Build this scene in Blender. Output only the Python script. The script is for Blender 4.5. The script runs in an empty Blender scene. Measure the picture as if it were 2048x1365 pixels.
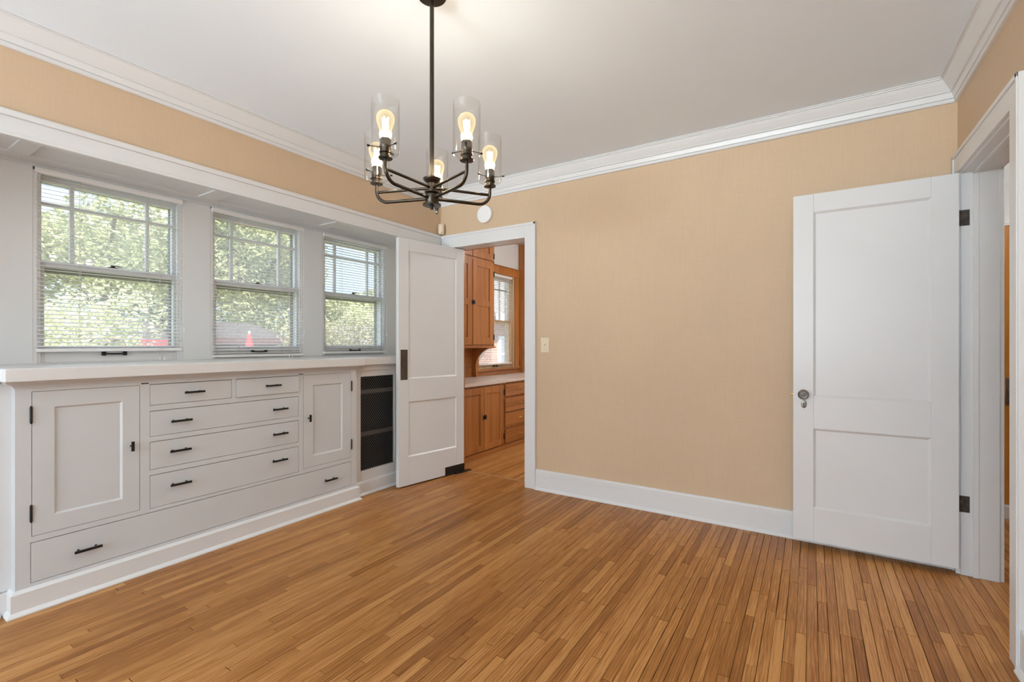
import bpy, math, random
from mathutils import Vector, Matrix, Euler

# ------------------------------------------------------------------ camera, world, sun, fill lights, exposure
scene = bpy.context.scene
col = scene.collection
F_PX, HORIZON, CAM_H = 941.6, 689.0, 1.17
YAW = math.atan2(599.0, F_PX)
CY, SY = math.cos(YAW), math.sin(YAW)
cam_d = bpy.data.cameras.new('camera')
cam_d.sensor_fit = 'HORIZONTAL'; cam_d.sensor_width = 36.0
cam_d.lens = 36.0 * F_PX / 2048.0
cam_d.shift_y = (HORIZON - 682.5) / 2048.0
cam_d.clip_start = 0.05; cam_d.clip_end = 300
cam = bpy.data.objects.new('camera', cam_d); col.objects.link(cam)
cam.location = (0, 0, CAM_H); cam.rotation_euler = (math.pi/2, 0, YAW)
scene.camera = cam

SKY_STRENGTH = 1.85
w = bpy.data.worlds.new('sky'); scene.world = w; w.use_nodes = True
nt = w.node_tree; nt.nodes.clear()
def wn(t, **k):
    n = nt.nodes.new(t)
    for a, b in k.items(): setattr(n, a, b)
    return n
tc = wn('ShaderNodeTexCoord'); mp = wn('ShaderNodeMapping'); mp.inputs['Scale'].default_value = (1, 1, 2.4)
ns = wn('ShaderNodeTexNoise'); ns.inputs['Scale'].default_value = 2.6; ns.inputs['Detail'].default_value = 7
rp = wn('ShaderNodeValToRGB')
rp.color_ramp.elements[0].position = 0.42; rp.color_ramp.elements[0].color = (0.50, 0.67, 0.95, 1)
rp.color_ramp.elements[1].position = 0.60; rp.color_ramp.elements[1].color = (0.92, 0.95, 1.0, 1)
bg = wn('ShaderNodeBackground'); bg.inputs['Strength'].default_value = SKY_STRENGTH
ow = wn('ShaderNodeOutputWorld')
nt.links.new(tc.outputs['Generated'], mp.inputs['Vector']); nt.links.new(mp.outputs[0], ns.inputs['Vector'])
nt.links.new(ns.outputs['Fac'], rp.inputs['Fac']); nt.links.new(rp.outputs['Color'], bg.inputs['Color'])
nt.links.new(bg.outputs[0], ow.inputs['Surface'])

sun_d = bpy.data.lights.new('sun', 'SUN'); sun_d.energy = 14.0; sun_d.angle = math.radians(1.5); sun_d.color = (1, 0.95, 0.86)
sun = bpy.data.objects.new('sun', sun_d); col.objects.link(sun)
sun.rotation_euler = Vector((-0.62, 0.30, -0.75)).to_track_quat('-Z', 'Y').to_euler()

def area(name, loc, direction, sx, sy, power, color):
    d = bpy.data.lights.new(name, 'AREA'); d.shape = 'RECTANGLE'; d.size = sx; d.size_y = sy
    d.energy = power; d.color = color
    o = bpy.data.objects.new(name, d); col.objects.link(o)
    o.location = loc; o.rotation_euler = Vector(direction).to_track_quat('-Z', 'Z').to_euler()
    return o
# added fill light behind the camera, gives the even frontal light
area('rear_fill', (-1.2, -4.34, 1.45), (0, 1, 0.0), 3.0, 1.7, 50, (0.82, 0.92, 1.0))
# second added fill light, angled upward to brighten the ceiling
area('rear_up_fill', (-0.75, -7.2, -0.6), (0, 0.88, 0.47), 3.6, 2.4, 2200, (0.80, 0.915, 1.0))

vs = scene.view_settings
vs.view_transform = 'Standard'; vs.look = 'None'; vs.gamma = 1.0; vs.use_curve_mapping = False
vs.exposure = 0.20
scene.cycles.use_denoising = True
scene.cycles.max_bounces = 10; scene.cycles.diffuse_bounces = 6; scene.cycles.transparent_max_bounces = 24
scene.cycles.sample_clamp_indirect = 8.0

rng = random.Random(7)

# ------------------------------------------------------------------ helpers
class MB:
    def __init__(s): s.v = []; s.f = []
    def face(s, pts):
        b = len(s.v); s.v += [tuple(p) for p in pts]; s.f.append(tuple(range(b, b+len(pts)))); return s
    def box(s, x0, x1, y0, y1, z0, z1):
        if x0 > x1: x0, x1 = x1, x0
        if y0 > y1: y0, y1 = y1, y0
        if z0 > z1: z0, z1 = z1, z0
        b = len(s.v)
        s.v += [(x0,y0,z0),(x1,y0,z0),(x1,y1,z0),(x0,y1,z0),(x0,y0,z1),(x1,y0,z1),(x1,y1,z1),(x0,y1,z1)]
        s.f += [tuple(b+i for i in q) for q in ((0,3,2,1),(4,5,6,7),(0,1,5,4),(1,2,6,5),(2,3,7,6),(3,0,4,7))]
        return s
    def loft(s, rings, cap=True, closed=True):
        n = len(rings[0]); b = len(s.v)
        for r in rings: s.v += [tuple(p) for p in r]
        m = n if closed else n-1
        for i in range(len(rings)-1):
            for j in range(m):
                k = (j+1) % n
                s.f.append((b+i*n+j, b+i*n+k, b+(i+1)*n+k, b+(i+1)*n+j))
        if cap:
            s.f.append(tuple(b+j for j in reversed(range(n))))
            s.f.append(tuple(b+(len(rings)-1)*n+j for j in range(n)))
        return s
    def cyl(s, p0, p1, r0, r1=None, n=16, cap=True):
        p0, p1 = Vector(p0), Vector(p1); r1 = r0 if r1 is None else r1
        d = (p1-p0).normalized(); a = d.orthogonal().normalized(); c = d.cross(a)
        ring = lambda p, r: [p + (a*math.cos(t)+c*math.sin(t))*r for t in (2*math.pi*i/n for i in range(n))]
        return s.loft([ring(p0, r0), ring(p1, r1)], cap)
    def tube(s, path, r, n=10):
        P = [Vector(p) for p in path]; rings = []; a = None
        for i, p in enumerate(P):
            d = (P[min(i+1, len(P)-1)] - P[max(i-1, 0)]).normalized()
            if a is None: a = d.orthogonal().normalized()
            a = (a - d*a.dot(d)).normalized(); c = d.cross(a)
            rings.append([p + (a*math.cos(t)+c*math.sin(t))*r for t in (2*math.pi*k/n for k in range(n))])
        return s.loft(rings)
    def lathe(s, center, prof, n=24, axis=(0,0,1), cap=True):
        c0 = Vector(center); d = Vector(axis).normalized()
        a = Vector((1,0,0)) if abs(d.z) > 0.9 else Vector((0,0,1)); a = (a-d*a.dot(d)).normalized(); c = d.cross(a)
        rings = [[c0 + d*z + (a*math.cos(t)+c*math.sin(t))*r for t in (2*math.pi*k/n for k in range(n))] for r, z in prof]
        return s.loft(rings, cap)
    def data(s, name):
        m = bpy.data.meshes.new(name); m.from_pydata(s.v, [], s.f); m.validate(); m.update(); return m

def tag(o, label=None, cat=None, group=None, kind=None):
    if label: o['label'] = label
    if cat: o['category'] = cat
    if group: o['group'] = group
    if kind: o['kind'] = kind
    return o
ROOT = {}
def thing(name, label, cat, loc, group=None, kind=None):
    o = bpy.data.objects.new(name, None); col.objects.link(o); o.location = loc
    o.empty_display_size = 0.1
    ROOT[o.name] = Vector(loc)
    return tag(o, label, cat, group, kind)
def adopt(o, parent):
    o.parent = parent
    if parent.name in ROOT: o.matrix_parent_inverse = Matrix.Translation(-ROOT[parent.name])
def obj(name, mb, mat, parent=None, label=None, cat=None, group=None, kind=None, bevel=0, smooth=False):
    m = mb if isinstance(mb, bpy.types.Mesh) else mb.data(name)
    if not len(m.materials): m.materials.append(mat)
    o = bpy.data.objects.new(name, m); col.objects.link(o)
    if parent: adopt(o, parent)
    tag(o, label, cat, group, kind)
    if smooth:
        for p in m.polygons: p.use_smooth = True
        try: m.set_sharp_from_angle(angle=math.radians(40))
        except Exception: pass
    if bevel:
        b = o.modifiers.new('edge', 'BEVEL'); b.width = bevel; b.segments = 2; b.limit_method = 'ANGLE'; b.angle_limit = math.radians(40)
    return o
def struct(name, mb, mat, label, cat, parent=None, **k):
    return obj(name, mb, mat, parent, label=label, cat=cat, kind='structure', **k)

# ------------------------------------------------------------------ materials
def newmat(name):
    m = bpy.data.materials.new(name); m.use_nodes = True
    t = m.node_tree; t.nodes.clear(); o = t.nodes.new('ShaderNodeOutputMaterial'); b = t.nodes.new('ShaderNodeBsdfPrincipled')
    t.links.new(b.outputs[0], o.inputs['Surface']); return m, t, b, o
def N(t, typ, **inp):
    n = t.nodes.new(typ)
    for k, v in inp.items(): n.inputs[k.replace('_', ' ')].default_value = v
    return n
def pos_scaled(t, scale, rot=(0,0,0)):
    g = t.nodes.new('ShaderNodeNewGeometry'); m = t.nodes.new('ShaderNodeMapping')
    m.inputs['Scale'].default_value = scale; m.inputs['Rotation'].default_value = rot
    t.links.new(g.outputs['Position'], m.inputs['Vector']); return m.outputs[0]
def plain(name, c, rough=0.5, metal=0.0, var=0.05, scale=(9,9,9), bump=0.0, bscale=(60,60,60), coat=0.0, spec=0.5):
    m, t, b, o = newmat(name)
    n = N(t, 'ShaderNodeTexNoise', Scale=1.0, Detail=5.0); t.links.new(pos_scaled(t, scale), n.inputs['Vector'])
    r = t.nodes.new('ShaderNodeValToRGB'); e = r.color_ramp.elements
    e[0].position = 0.3; e[1].position = 0.7
    e[0].color = tuple(max(0, x*(1-var)) for x in c)+(1,); e[1].color = tuple(min(1, x*(1+var)) for x in c)+(1,)
    t.links.new(n.outputs['Fac'], r.inputs['Fac']); t.links.new(r.outputs['Color'], b.inputs['Base Color'])
    b.inputs['Roughness'].default_value = rough; b.inputs['Metallic'].default_value = metal
    b.inputs['Coat Weight'].default_value = coat; b.inputs['Specular IOR Level'].default_value = spec
    if bump:
        n2 = N(t, 'ShaderNodeTexNoise', Scale=1.0, Detail=3.0); t.links.new(pos_scaled(t, bscale), n2.inputs['Vector'])
        bp = N(t, 'ShaderNodeBump', Strength=bump, Distance=0.002)
        t.links.new(n2.outputs['Fac'], bp.inputs['Height']); t.links.new(bp.outputs[0], b.inputs['Normal'])
    return m
def wallpaper(name, c):
    m, t, b, o = newmat(name)
    n = N(t, 'ShaderNodeTexNoise', Scale=1.0, Detail=4.0); t.links.new(pos_scaled(t, (1.3,1.3,1.3)), n.inputs['Vector'])
    a1 = N(t, 'ShaderNodeTexNoise', Scale=1.0, Detail=2.0); t.links.new(pos_scaled(t, (420,420,9)), a1.inputs['Vector'])
    a2 = N(t, 'ShaderNodeTexNoise', Scale=1.0, Detail=2.0); t.links.new(pos_scaled(t, (9,9,420)), a2.inputs['Vector'])
    ad = t.nodes.new('ShaderNodeMath'); ad.operation = 'ADD'
    t.links.new(a1.outputs['Fac'], ad.inputs[0]); t.links.new(a2.outputs['Fac'], ad.inputs[1])
    mr = N(t, 'ShaderNodeMapRange'); mr.inputs[1].default_value = 0.6; mr.inputs[2].default_value = 1.4; mr.inputs[3].default_value = 0.93; mr.inputs[4].default_value = 1.05
    t.links.new(ad.outputs[0], mr.inputs[0])
    mr2 = N(t, 'ShaderNodeMapRange'); mr2.inputs[1].default_value = 0.3; mr2.inputs[2].default_value = 0.7; mr2.inputs[3].default_value = 0.97; mr2.inputs[4].default_value = 1.03
    t.links.new(n.outputs['Fac'], mr2.inputs[0])
    mu = t.nodes.new('ShaderNodeMath'); mu.operation = 'MULTIPLY'; t.links.new(mr.outputs[0], mu.inputs[0]); t.links.new(mr2.outputs[0], mu.inputs[1])
    vm = t.nodes.new('ShaderNodeVectorMath'); vm.operation = 'SCALE'; vm.inputs[0].default_value = c
    t.links.new(mu.outputs[0], vm.inputs['Scale']); t.links.new(vm.outputs[0], b.inputs['Base Color'])
    bp = N(t, 'ShaderNodeBump', Strength=0.12, Distance=0.001); t.links.new(ad.outputs[0], bp.inputs['Height']); t.links.new(bp.outputs[0], b.inputs['Normal'])
    b.inputs['Roughness'].default_value = 0.62
    return m
def wood(name, dark, light, scale=(70,70,2.2), rough=0.35, coat=0.3, ring=0.25):
    m, t, b, o = newmat(name)
    v = pos_scaled(t, scale)
    n = N(t, 'ShaderNodeTexNoise', Scale=1.0, Detail=6.0, Distortion=0.4); t.links.new(v, n.inputs['Vector'])
    n2 = N(t, 'ShaderNodeTexNoise', Scale=1.0, Detail=3.0, Distortion=1.0); t.links.new(pos_scaled(t, tuple(x*0.17 for x in scale)), n2.inputs['Vector'])
    mx = t.nodes.new('ShaderNodeMix'); mx.data_type = 'FLOAT'; mx.inputs[0].default_value = 0.5
    t.links.new(n.outputs['Fac'], mx.inputs[2]); t.links.new(n2.outputs['Fac'], mx.inputs[3])
    r = t.nodes.new('ShaderNodeValToRGB'); e = r.color_ramp.elements
    e[0].position = 0.33; e[1].position = 0.68; e[0].color = dark+(1,); e[1].color = light+(1,)
    t.links.new(mx.outputs[0], r.inputs['Fac']); t.links.new(r.outputs['Color'], b.inputs['Base Color'])
    b.inputs['Roughness'].default_value = rough; b.inputs['Coat Weight'].default_value = coat; b.inputs['Coat Roughness'].default_value = 0.15
    return m
def oak_floor():
    m, t, b, o = newmat('oak_strip_floor')
    at = t.nodes.new('ShaderNodeAttribute'); at.attribute_name = 'tone'
    as_ = t.nodes.new('ShaderNodeAttribute'); as_.attribute_name = 'seed'
    g = t.nodes.new('ShaderNodeNewGeometry')
    cb = t.nodes.new('ShaderNodeCombineXYZ'); t.links.new(as_.outputs['Fac'], cb.inputs['Z'])
    def vec(scale):
        mpn = t.nodes.new('ShaderNodeMapping'); mpn.inputs['Scale'].default_value = scale
        t.links.new(g.outputs['Position'], mpn.inputs['Vector'])
        ad = t.nodes.new('ShaderNodeVectorMath'); ad.operation = 'ADD'
        t.links.new(mpn.outputs[0], ad.inputs[0]); t.links.new(cb.outputs[0], ad.inputs[1]); return ad.outputs[0]
    fine = N(t, 'ShaderNodeTexNoise', Scale=1.0, Detail=5.0, Distortion=0.3); t.links.new(vec((330, 9, 1)), fine.inputs['Vector'])
    broad = N(t, 'ShaderNodeTexNoise', Scale=1.0, Detail=3.0, Distortion=1.6); t.links.new(vec((34, 2.2, 1)), broad.inputs['Vector'])
    wv = N(t, 'ShaderNodeTexWave', Scale=1.0, Distortion=9.0, Detail=2.0); wv.wave_type = 'BANDS'; wv.bands_direction = 'X'
    wv.inputs['Detail Scale'].default_value = 1.2
    t.links.new(vec((26, 3.0, 1)), wv.inputs['Vector'])
    wear = N(t, 'ShaderNodeTexNoise', Scale=0.9, Detail=4.0); t.links.new(g.outputs['Position'], wear.inputs['Vector'])
    def mul(a, k):
        x = t.nodes.new('ShaderNodeMath'); x.operation = 'MULTIPLY'; t.links.new(a, x.inputs[0]); x.inputs[1].default_value = k; return x.outputs[0]
    def add(a, c):
        x = t.nodes.new('ShaderNodeMath'); x.operation = 'ADD'; t.links.new(a, x.inputs[0]); t.links.new(c, x.inputs[1]); return x.outputs[0]
    s = add(add(add(mul(fine.outputs['Fac'], 0.50), mul(broad.outputs['Fac'], 0.34)), mul(wv.outputs['Fac'], 0.12)), add(mul(at.outputs['Fac'], 0.50), mul(wear.outputs['Fac'], 0.25)))
    r = t.nodes.new('ShaderNodeValToRGB'); e = r.color_ramp.elements
    e[0].position = 0.46; e[0].color = (0.120, 0.042, 0.009, 1)
    e[1].position = 1.0; e[1].color = (0.55, 0.270, 0.088, 1)
    e.new(0.66).color = (0.255, 0.095, 0.020, 1)
    e.new(0.83).color = (0.375, 0.154, 0.037, 1)
    t.links.new(s, r.inputs['Fac']); t.links.new(r.outputs['Color'], b.inputs['Base Color'])
    mr = N(t, 'ShaderNodeMapRange'); mr.inputs[3].default_value = 0.30; mr.inputs[4].default_value = 0.50
    t.links.new(wear.outputs['Fac'], mr.inputs[0]); t.links.new(mr.outputs[0], b.inputs['Roughness'])
    b.inputs['Coat Weight'].default_value = 0.06; b.inputs['Coat Roughness'].default_value = 0.15; b.inputs['Specular IOR Level'].default_value = 0.25
    bp = N(t, 'ShaderNodeBump', Strength=0.15, Distance=0.001); t.links.new(fine.outputs['Fac'], bp.inputs['Height']); t.links.new(bp.outputs[0], b.inputs['Normal'])
    return m
def thin_glass(name, tint=(1,1,1), gloss=1.0, veil=0.0):
    m = bpy.data.materials.new(name); m.use_nodes = True; t = m.node_tree; t.nodes.clear()
    o = t.nodes.new('ShaderNodeOutputMaterial'); tr = t.nodes.new('ShaderNodeBsdfTransparent'); gl = t.nodes.new('ShaderNodeBsdfGlossy')
    tr.inputs[0].default_value = tint+(1,); gl.inputs['Roughness'].default_value = 0.02
    lw = N(t, 'ShaderNodeLayerWeight', Blend=0.5); pw = t.nodes.new('ShaderNodeMath'); pw.operation = 'POWER'; pw.inputs[1].default_value = 4.0
    t.links.new(lw.outputs['Facing'], pw.inputs[0])
    mu = N(t, 'ShaderNodeMapRange'); mu.inputs[3].default_value = 0.035*gloss; mu.inputs[4].default_value = 0.75*gloss
    t.links.new(pw.outputs[0], mu.inputs[0])
    mx = t.nodes.new('ShaderNodeMixShader')
    t.links.new(mu.outputs[0], mx.inputs[0])
    t.links.new(gl.outputs[0], mx.inputs[2]); t.links.new(mx.outputs[0], o.inputs['Surface'])
    if veil:  # translucent white mixed in to imitate glare and haze over the view
        tl = t.nodes.new('ShaderNodeBsdfTranslucent'); tl.inputs[0].default_value = (0.9, 0.9, 0.9, 1); m2 = t.nodes.new('ShaderNodeMixShader')
        nz = N(t, 'ShaderNodeTexNoise', Scale=3.0, Detail=4.0); mr = N(t, 'ShaderNodeMapRange'); mr.inputs[3].default_value = veil*0.7; mr.inputs[4].default_value = veil*1.3
        t.links.new(nz.outputs['Fac'], mr.inputs[0]); t.links.new(mr.outputs[0], m2.inputs[0])
        t.links.new(tr.outputs[0], m2.inputs[1]); t.links.new(tl.outputs[0], m2.inputs[2]); t.links.new(m2.outputs[0], mx.inputs[1])
    else: t.links.new(tr.outputs[0], mx.inputs[1])
    return m
def emit(name, c, s, mixc=None, fac=1.0):
    m = bpy.data.materials.new(name); m.use_nodes = True; t = m.node_tree; t.nodes.clear()
    o = t.nodes.new('ShaderNodeOutputMaterial'); e = t.nodes.new('ShaderNodeEmission')
    e.inputs[0].default_value = c+(1,); e.inputs[1].default_value = s
    if mixc is None: t.links.new(e.outputs[0], o.inputs['Surface'])
    else:
        tr = t.nodes.new('ShaderNodeBsdfTransparent'); tr.inputs[0].default_value = mixc+(1,)
        lw = N(t, 'ShaderNodeLayerWeight', Blend=0.35); a = t.nodes.new('ShaderNodeAddShader'); ms = t.nodes.new('ShaderNodeMixShader')
        mr = N(t, 'ShaderNodeMapRange'); mr.inputs[3].default_value = fac*0.5; mr.inputs[4].default_value = min(1, fac*2.2)
        t.links.new(lw.outputs['Facing'], mr.inputs[0]); t.links.new(mr.outputs[0], ms.inputs[0])
        t.links.new(tr.outputs[0], ms.inputs[1]); t.links.new(e.outputs[0], ms.inputs[2]); t.links.new(ms.outputs[0], o.inputs['Surface'])
    return m
def foliage(name, dark, light):
    m, t, b, o = newmat(name)
    at = t.nodes.new('ShaderNodeAttribute'); at.attribute_name = 'tone'
    r = t.nodes.new('ShaderNodeValToRGB'); e = r.color_ramp.elements
    e[0].color = dark+(1,); e[1].color = light+(1,)
    t.links.new(at.outputs['Fac'], r.inputs['Fac'])
    t.links.new(r.outputs['Color'], b.inputs['Base Color']); b.inputs['Roughness'].default_value = 0.6
    tl = t.nodes.new('ShaderNodeBsdfTranslucent'); t.links.new(r.outputs['Color'], tl.inputs[0])
    mx = t.nodes.new('ShaderNodeMixShader'); mx.inputs[0].default_value = 0.45
    t.links.new(b.outputs[0], mx.inputs[1]); t.links.new(tl.outputs[0], mx.inputs[2]); t.links.new(mx.outputs[0], o.inputs['Surface'])
    return m
def bricks_far(name):
    m, t, b, o = newmat(name)
    g = t.nodes.new('ShaderNodeNewGeometry'); sp = t.nodes.new('ShaderNodeSeparateXYZ'); t.links.new(g.outputs['Position'], sp.inputs[0])
    ad = t.nodes.new('ShaderNodeMath'); ad.operation = 'ADD'; t.links.new(sp.outputs[0], ad.inputs[0]); t.links.new(sp.outputs[1], ad.inputs[1])
    cb = t.nodes.new('ShaderNodeCombineXYZ'); t.links.new(ad.outputs[0], cb.inputs[0]); t.links.new(sp.outputs[2], cb.inputs[1])
    bk = t.nodes.new('ShaderNodeTexBrick'); bk.inputs['Scale'].default_value = 4.5
    bk.inputs['Color1'].default_value = (0.30, 0.10, 0.07, 1); bk.inputs['Color2'].default_value = (0.42, 0.17, 0.11, 1); bk.inputs['Mortar'].default_value = (0.5, 0.45, 0.4, 1)
    t.links.new(cb.outputs[0], bk.inputs['Vector']); t.links.new(bk.outputs['Color'], b.inputs['Base Color']); b.inputs['Roughness'].default_value = 0.85
    return m

M = dict(
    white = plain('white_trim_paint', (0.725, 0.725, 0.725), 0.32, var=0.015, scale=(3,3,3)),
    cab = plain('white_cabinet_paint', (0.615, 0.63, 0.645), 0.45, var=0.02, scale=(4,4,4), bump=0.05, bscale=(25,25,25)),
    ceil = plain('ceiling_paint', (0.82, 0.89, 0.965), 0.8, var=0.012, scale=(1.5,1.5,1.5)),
    pier = plain('window_wall_paint', (0.74, 0.755, 0.765), 0.35, var=0.012, scale=(3,3,3)),
    tan = wallpaper('tan_wallcovering', (0.625, 0.460, 0.305)),
    pale = plain('pale_wall_paint', (0.80, 0.81, 0.82), 0.7, var=0.02),
    greywall = plain('grey_plaster', (0.70, 0.71, 0.72), 0.7, var=0.02),
    oak = oak_floor(),
    subfloor = plain('dark_subfloor', (0.030, 0.014, 0.006), 0.9),
    pine = wood('varnished_pine', (0.27, 0.090, 0.020), (0.52, 0.215, 0.055)),
    pineh = wood('varnished_pine_board', (0.25, 0.083, 0.019), (0.48, 0.195, 0.050), scale=(60,2.2,60)),
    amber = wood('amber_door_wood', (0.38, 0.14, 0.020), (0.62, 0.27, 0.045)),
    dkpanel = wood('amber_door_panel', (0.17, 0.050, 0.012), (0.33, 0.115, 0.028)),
    counter = plain('cream_laminate', (0.68, 0.60, 0.55), 0.3, var=0.03),
    black = plain('black_iron', (0.012, 0.012, 0.013), 0.42, metal=0.3, var=0.1),
    bronze = plain('dark_bronze', (0.060, 0.048, 0.036), 0.28, metal=0.9, var=0.15, scale=(30,30,30)),
    brass = plain('aged_brass', (0.62, 0.42, 0.17), 0.32, metal=1.0, var=0.1),
    plate = plain('aged_push_plate', (0.115, 0.092, 0.075), 0.42, metal=0.7, var=0.25, scale=(40,40,12)),
    nickel = plain('tarnished_nickel', (0.24, 0.225, 0.20), 0.4, metal=1.0, var=0.3, scale=(80,80,80)),
    hinge = plain('worn_hinge_leaf', (0.055, 0.040, 0.030), 0.5, metal=0.4, var=0.6, scale=(50,50,50)),
    ivory = plain('ivory_plastic', (0.78, 0.66, 0.49), 0.35, var=0.01),
    plastic = plain('white_plastic', (0.84, 0.84, 0.83), 0.35, var=0.01),
    slat = plain('blind_slat_vinyl', (0.86, 0.86, 0.86), 0.4, var=0.01),
    cord = plain('blind_cord', (0.62, 0.58, 0.55), 0.8, var=0.02),
    glass = thin_glass('window_glass', (0.97, 0.985, 0.98), 1.0, 0.16),
    shade = thin_glass('clear_glass_shade', (0.985, 0.98, 0.97), 1.0),
    knobglass = None,
    bulb = emit('bulb_envelope', (1.0, 0.80, 0.45), 1.6, (1.0, 0.95, 0.84), 0.22),
    filament = emit('glowing_filament', (1.0, 0.80, 0.50), 30.0),
    kitchenfill = emit('kitchen_fill_glow', (1.0, 0.95, 0.88), 135.0),  # glow of the added kitchen fill dome
    hallfill = emit('hall_fill_glow', (1.0, 0.95, 0.88), 55.0),  # glow of the added hall fill dome
    dark = plain('dark_cavity', (0.010, 0.010, 0.011), 0.9),
    mesh = plain('grille_wire', (0.22, 0.22, 0.22), 0.5, metal=0.6),
    storm = plain('dark_storm_frame', (0.045, 0.035, 0.032), 0.5),
    grass = plain('lawn', (0.23, 0.26, 0.13), 0.9, var=0.3, scale=(2,2,2)),
    bark = plain('tree_bark', (0.16, 0.11, 0.075), 0.9, var=0.3, scale=(12,12,3)),
    leaf1 = foliage('pale_green_leaves', (0.28, 0.31, 0.14), (0.76, 0.76, 0.50)),
    leaf2 = foliage('mid_green_leaves', (0.20, 0.225, 0.11), (0.60, 0.60, 0.36)),
    leaf3 = foliage('olive_leaves', (0.18, 0.17, 0.08), (0.56, 0.52, 0.31)),
    siding = plain('white_siding', (0.74, 0.73, 0.74), 0.7, var=0.03),
    dkroof = plain('dark_brown_shingles', (0.060, 0.045, 0.050), 0.9, var=0.25, scale=(20,20,20)),
    roof = plain('grey_shingles', (0.20, 0.185, 0.20), 0.9, var=0.25, scale=(20,20,20)),
    maroon = plain('maroon_siding', (0.085, 0.036, 0.042), 0.7, var=0.1),
    redshed = plain('red_painted_boards', (0.32, 0.055, 0.07), 0.7, var=0.1),
    garage = plain('blue_grey_door', (0.20, 0.21, 0.27), 0.6, var=0.05),
    umb = plain('red_umbrella_cloth', (0.70, 0.035, 0.05), 0.8, var=0.08),
    brick = bricks_far('far_red_brick'),
)
kg, t_, b_, o_ = newmat('cut_glass'); b_.inputs['Base Color'].default_value = (0.93, 0.95, 0.96, 1); b_.inputs['Transmission Weight'].default_value = 1.0
b_.inputs['Roughness'].default_value = 0.03; b_.inputs['IOR'].default_value = 1.5; M['knobglass'] = kg

# ------------------------------------------------------------------ room dimensions (metres; camera stands at x 0, y 0)
XL, XR, YB, YN, H = -2.89, 0.643, 3.32, -4.20, 2.554
XO = -3.45                     # inner face of the window wall
WT = 0.133
OPEN_R = (2.48, 3.238, 2.036)  # right doorway: y0, y1, top
OPEN_B = (-2.73, -1.978, 2.042)
WIN_Y = [(0.736, 1.436), (1.602, 2.298), (2.471, 3.172)]
WIN_Z = (1.067, 2.108)
RAIL_Z = (2.058, 2.167)

# ------------------------------------------------------------------ floor
floor = struct('floor', MB().box(-3.57, 2.5, -4.32, 7.2, -0.25, -0.014), M['subfloor'], 'honey oak strip floor running through the empty room', 'floor')
def proj(x, y, z):
    d = -SY*x + CY*y
    if d < 0.1: return None
    return 1024 + F_PX*(CY*x+SY*y)/d, HORIZON - F_PX*(z-CAM_H)/d
boards = []
PITCH = 0.0378
x = -2.965
ci = 0
while x < 2.40:
    y1max = 4.46 if x > 0.60 else 3.428
    y = YN - rng.uniform(0, 0.9)
    while y < y1max:
        L = rng.choice((0.28, 0.4, 0.52, 0.62, 0.75, 0.9, 1.05, 1.3))*rng.uniform(0.85, 1.15)
        ye = min(y+L, y1max)
        if y1max - ye < 0.10: ye = y1max
        ys = max(y, YN)
        if ye > ys + 0.02: boards.append((x, x+PITCH, ys, ye))
        y = ye
    x += PITCH
x = -2.9
while x < -0.45:
    y = 3.456
    while y < 7.05:
        ye = min(y + rng.uniform(0.4, 1.3), 7.05); boards.append((x, x+PITCH, y, ye)); y = ye
    x += PITCH
def board_px(b):
    xm = (b[0]+b[1])/2
    if xm < -2.86 or (b[3] > 3.3 and xm < 0.6): return 0.0
    a, y = 0.0, b[2]+0.03
    while y < b[3]:
        p, q, r = proj(b[0], y, 0), proj(b[1], y, 0), proj(xm, y+0.06, 0)
        if p and q and r and -20 < p[0] < 2068 and p[1] < 1385:
            m = proj(xm, y, 0); a += abs((q[0]-p[0])*(r[1]-m[1]) - (q[1]-p[1])*(r[0]-m[0]))
        y += 0.06
    return a
order = sorted(range(len(boards)), key=lambda i: -board_px(boards[i]))
best = set(order[:300])
rest_v, rest_f, rest_t, rest_s = [], [], [], []
for i, b in enumerate(boards):
    g0, g1 = rng.choice((0.0004, 0.0005, 0.0006, 0.0008, 0.0016)), rng.choice((0.0003, 0.0004, 0.0006, 0.0010))
    ge = rng.choice((0.0006, 0.0010, 0.0018))
    x0, x1, y0, y1 = b[0]+g0, b[1]-g1, b[2]+ge, b[3]-ge
    dz = rng.uniform(-0.0004, 0.0)
    c = 0.0012
    vv = [(x0,y0,-0.0135),(x1,y0,-0.0135),(x1,y1,-0.0135),(x0,y1,-0.0135),
          (x0,y0,dz-c),(x1,y0,dz-c),(x1,y1,dz-c),(x0,y1,dz-c),
          (x0+c,y0+c,dz),(x1-c,y0+c,dz),(x1-c,y1-c,dz),(x0+c,y1-c,dz)]
    ff = [(0,3,2,1),(0,1,5,4),(1,2,6,5),(2,3,7,6),(3,0,4,7),(4,5,9,8),(5,6,10,9),(6,7,11,10),(7,4,8,11),(8,9,10,11)]
    tone = min(1, max(0, rng.gauss(0.48, 0.13))); seed = rng.uniform(0, 200)
    if i in best:
        m = bpy.data.meshes.new('floor_board'); m.from_pydata(vv, [], ff); m.materials.append(M['oak'])
        for nm, val in (('tone', tone), ('seed', seed)):
            a = m.attributes.new(nm, 'FLOAT', 'POINT'); a.data.foreach_set('value', [val]*len(vv))
        o = bpy.data.objects.new('floor_board', m); col.objects.link(o); o.parent = floor
    else:
        k = len(rest_v); rest_v += vv; rest_f += [tuple(k+q for q in f) for f in ff]; rest_t += [tone]*12; rest_s += [seed]*12
m = bpy.data.meshes.new('floor_boards_beyond'); m.from_pydata(rest_v, [], rest_f); m.materials.append(M['oak'])
for nm, val in (('tone', rest_t), ('seed', rest_s)):
    a = m.attributes.new(nm, 'FLOAT', 'POINT'); a.data.foreach_set('value', val)
o = bpy.data.objects.new('floor_boards_beyond', m); col.objects.link(o); o.parent = floor; o['kind'] = 'stuff'
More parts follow.
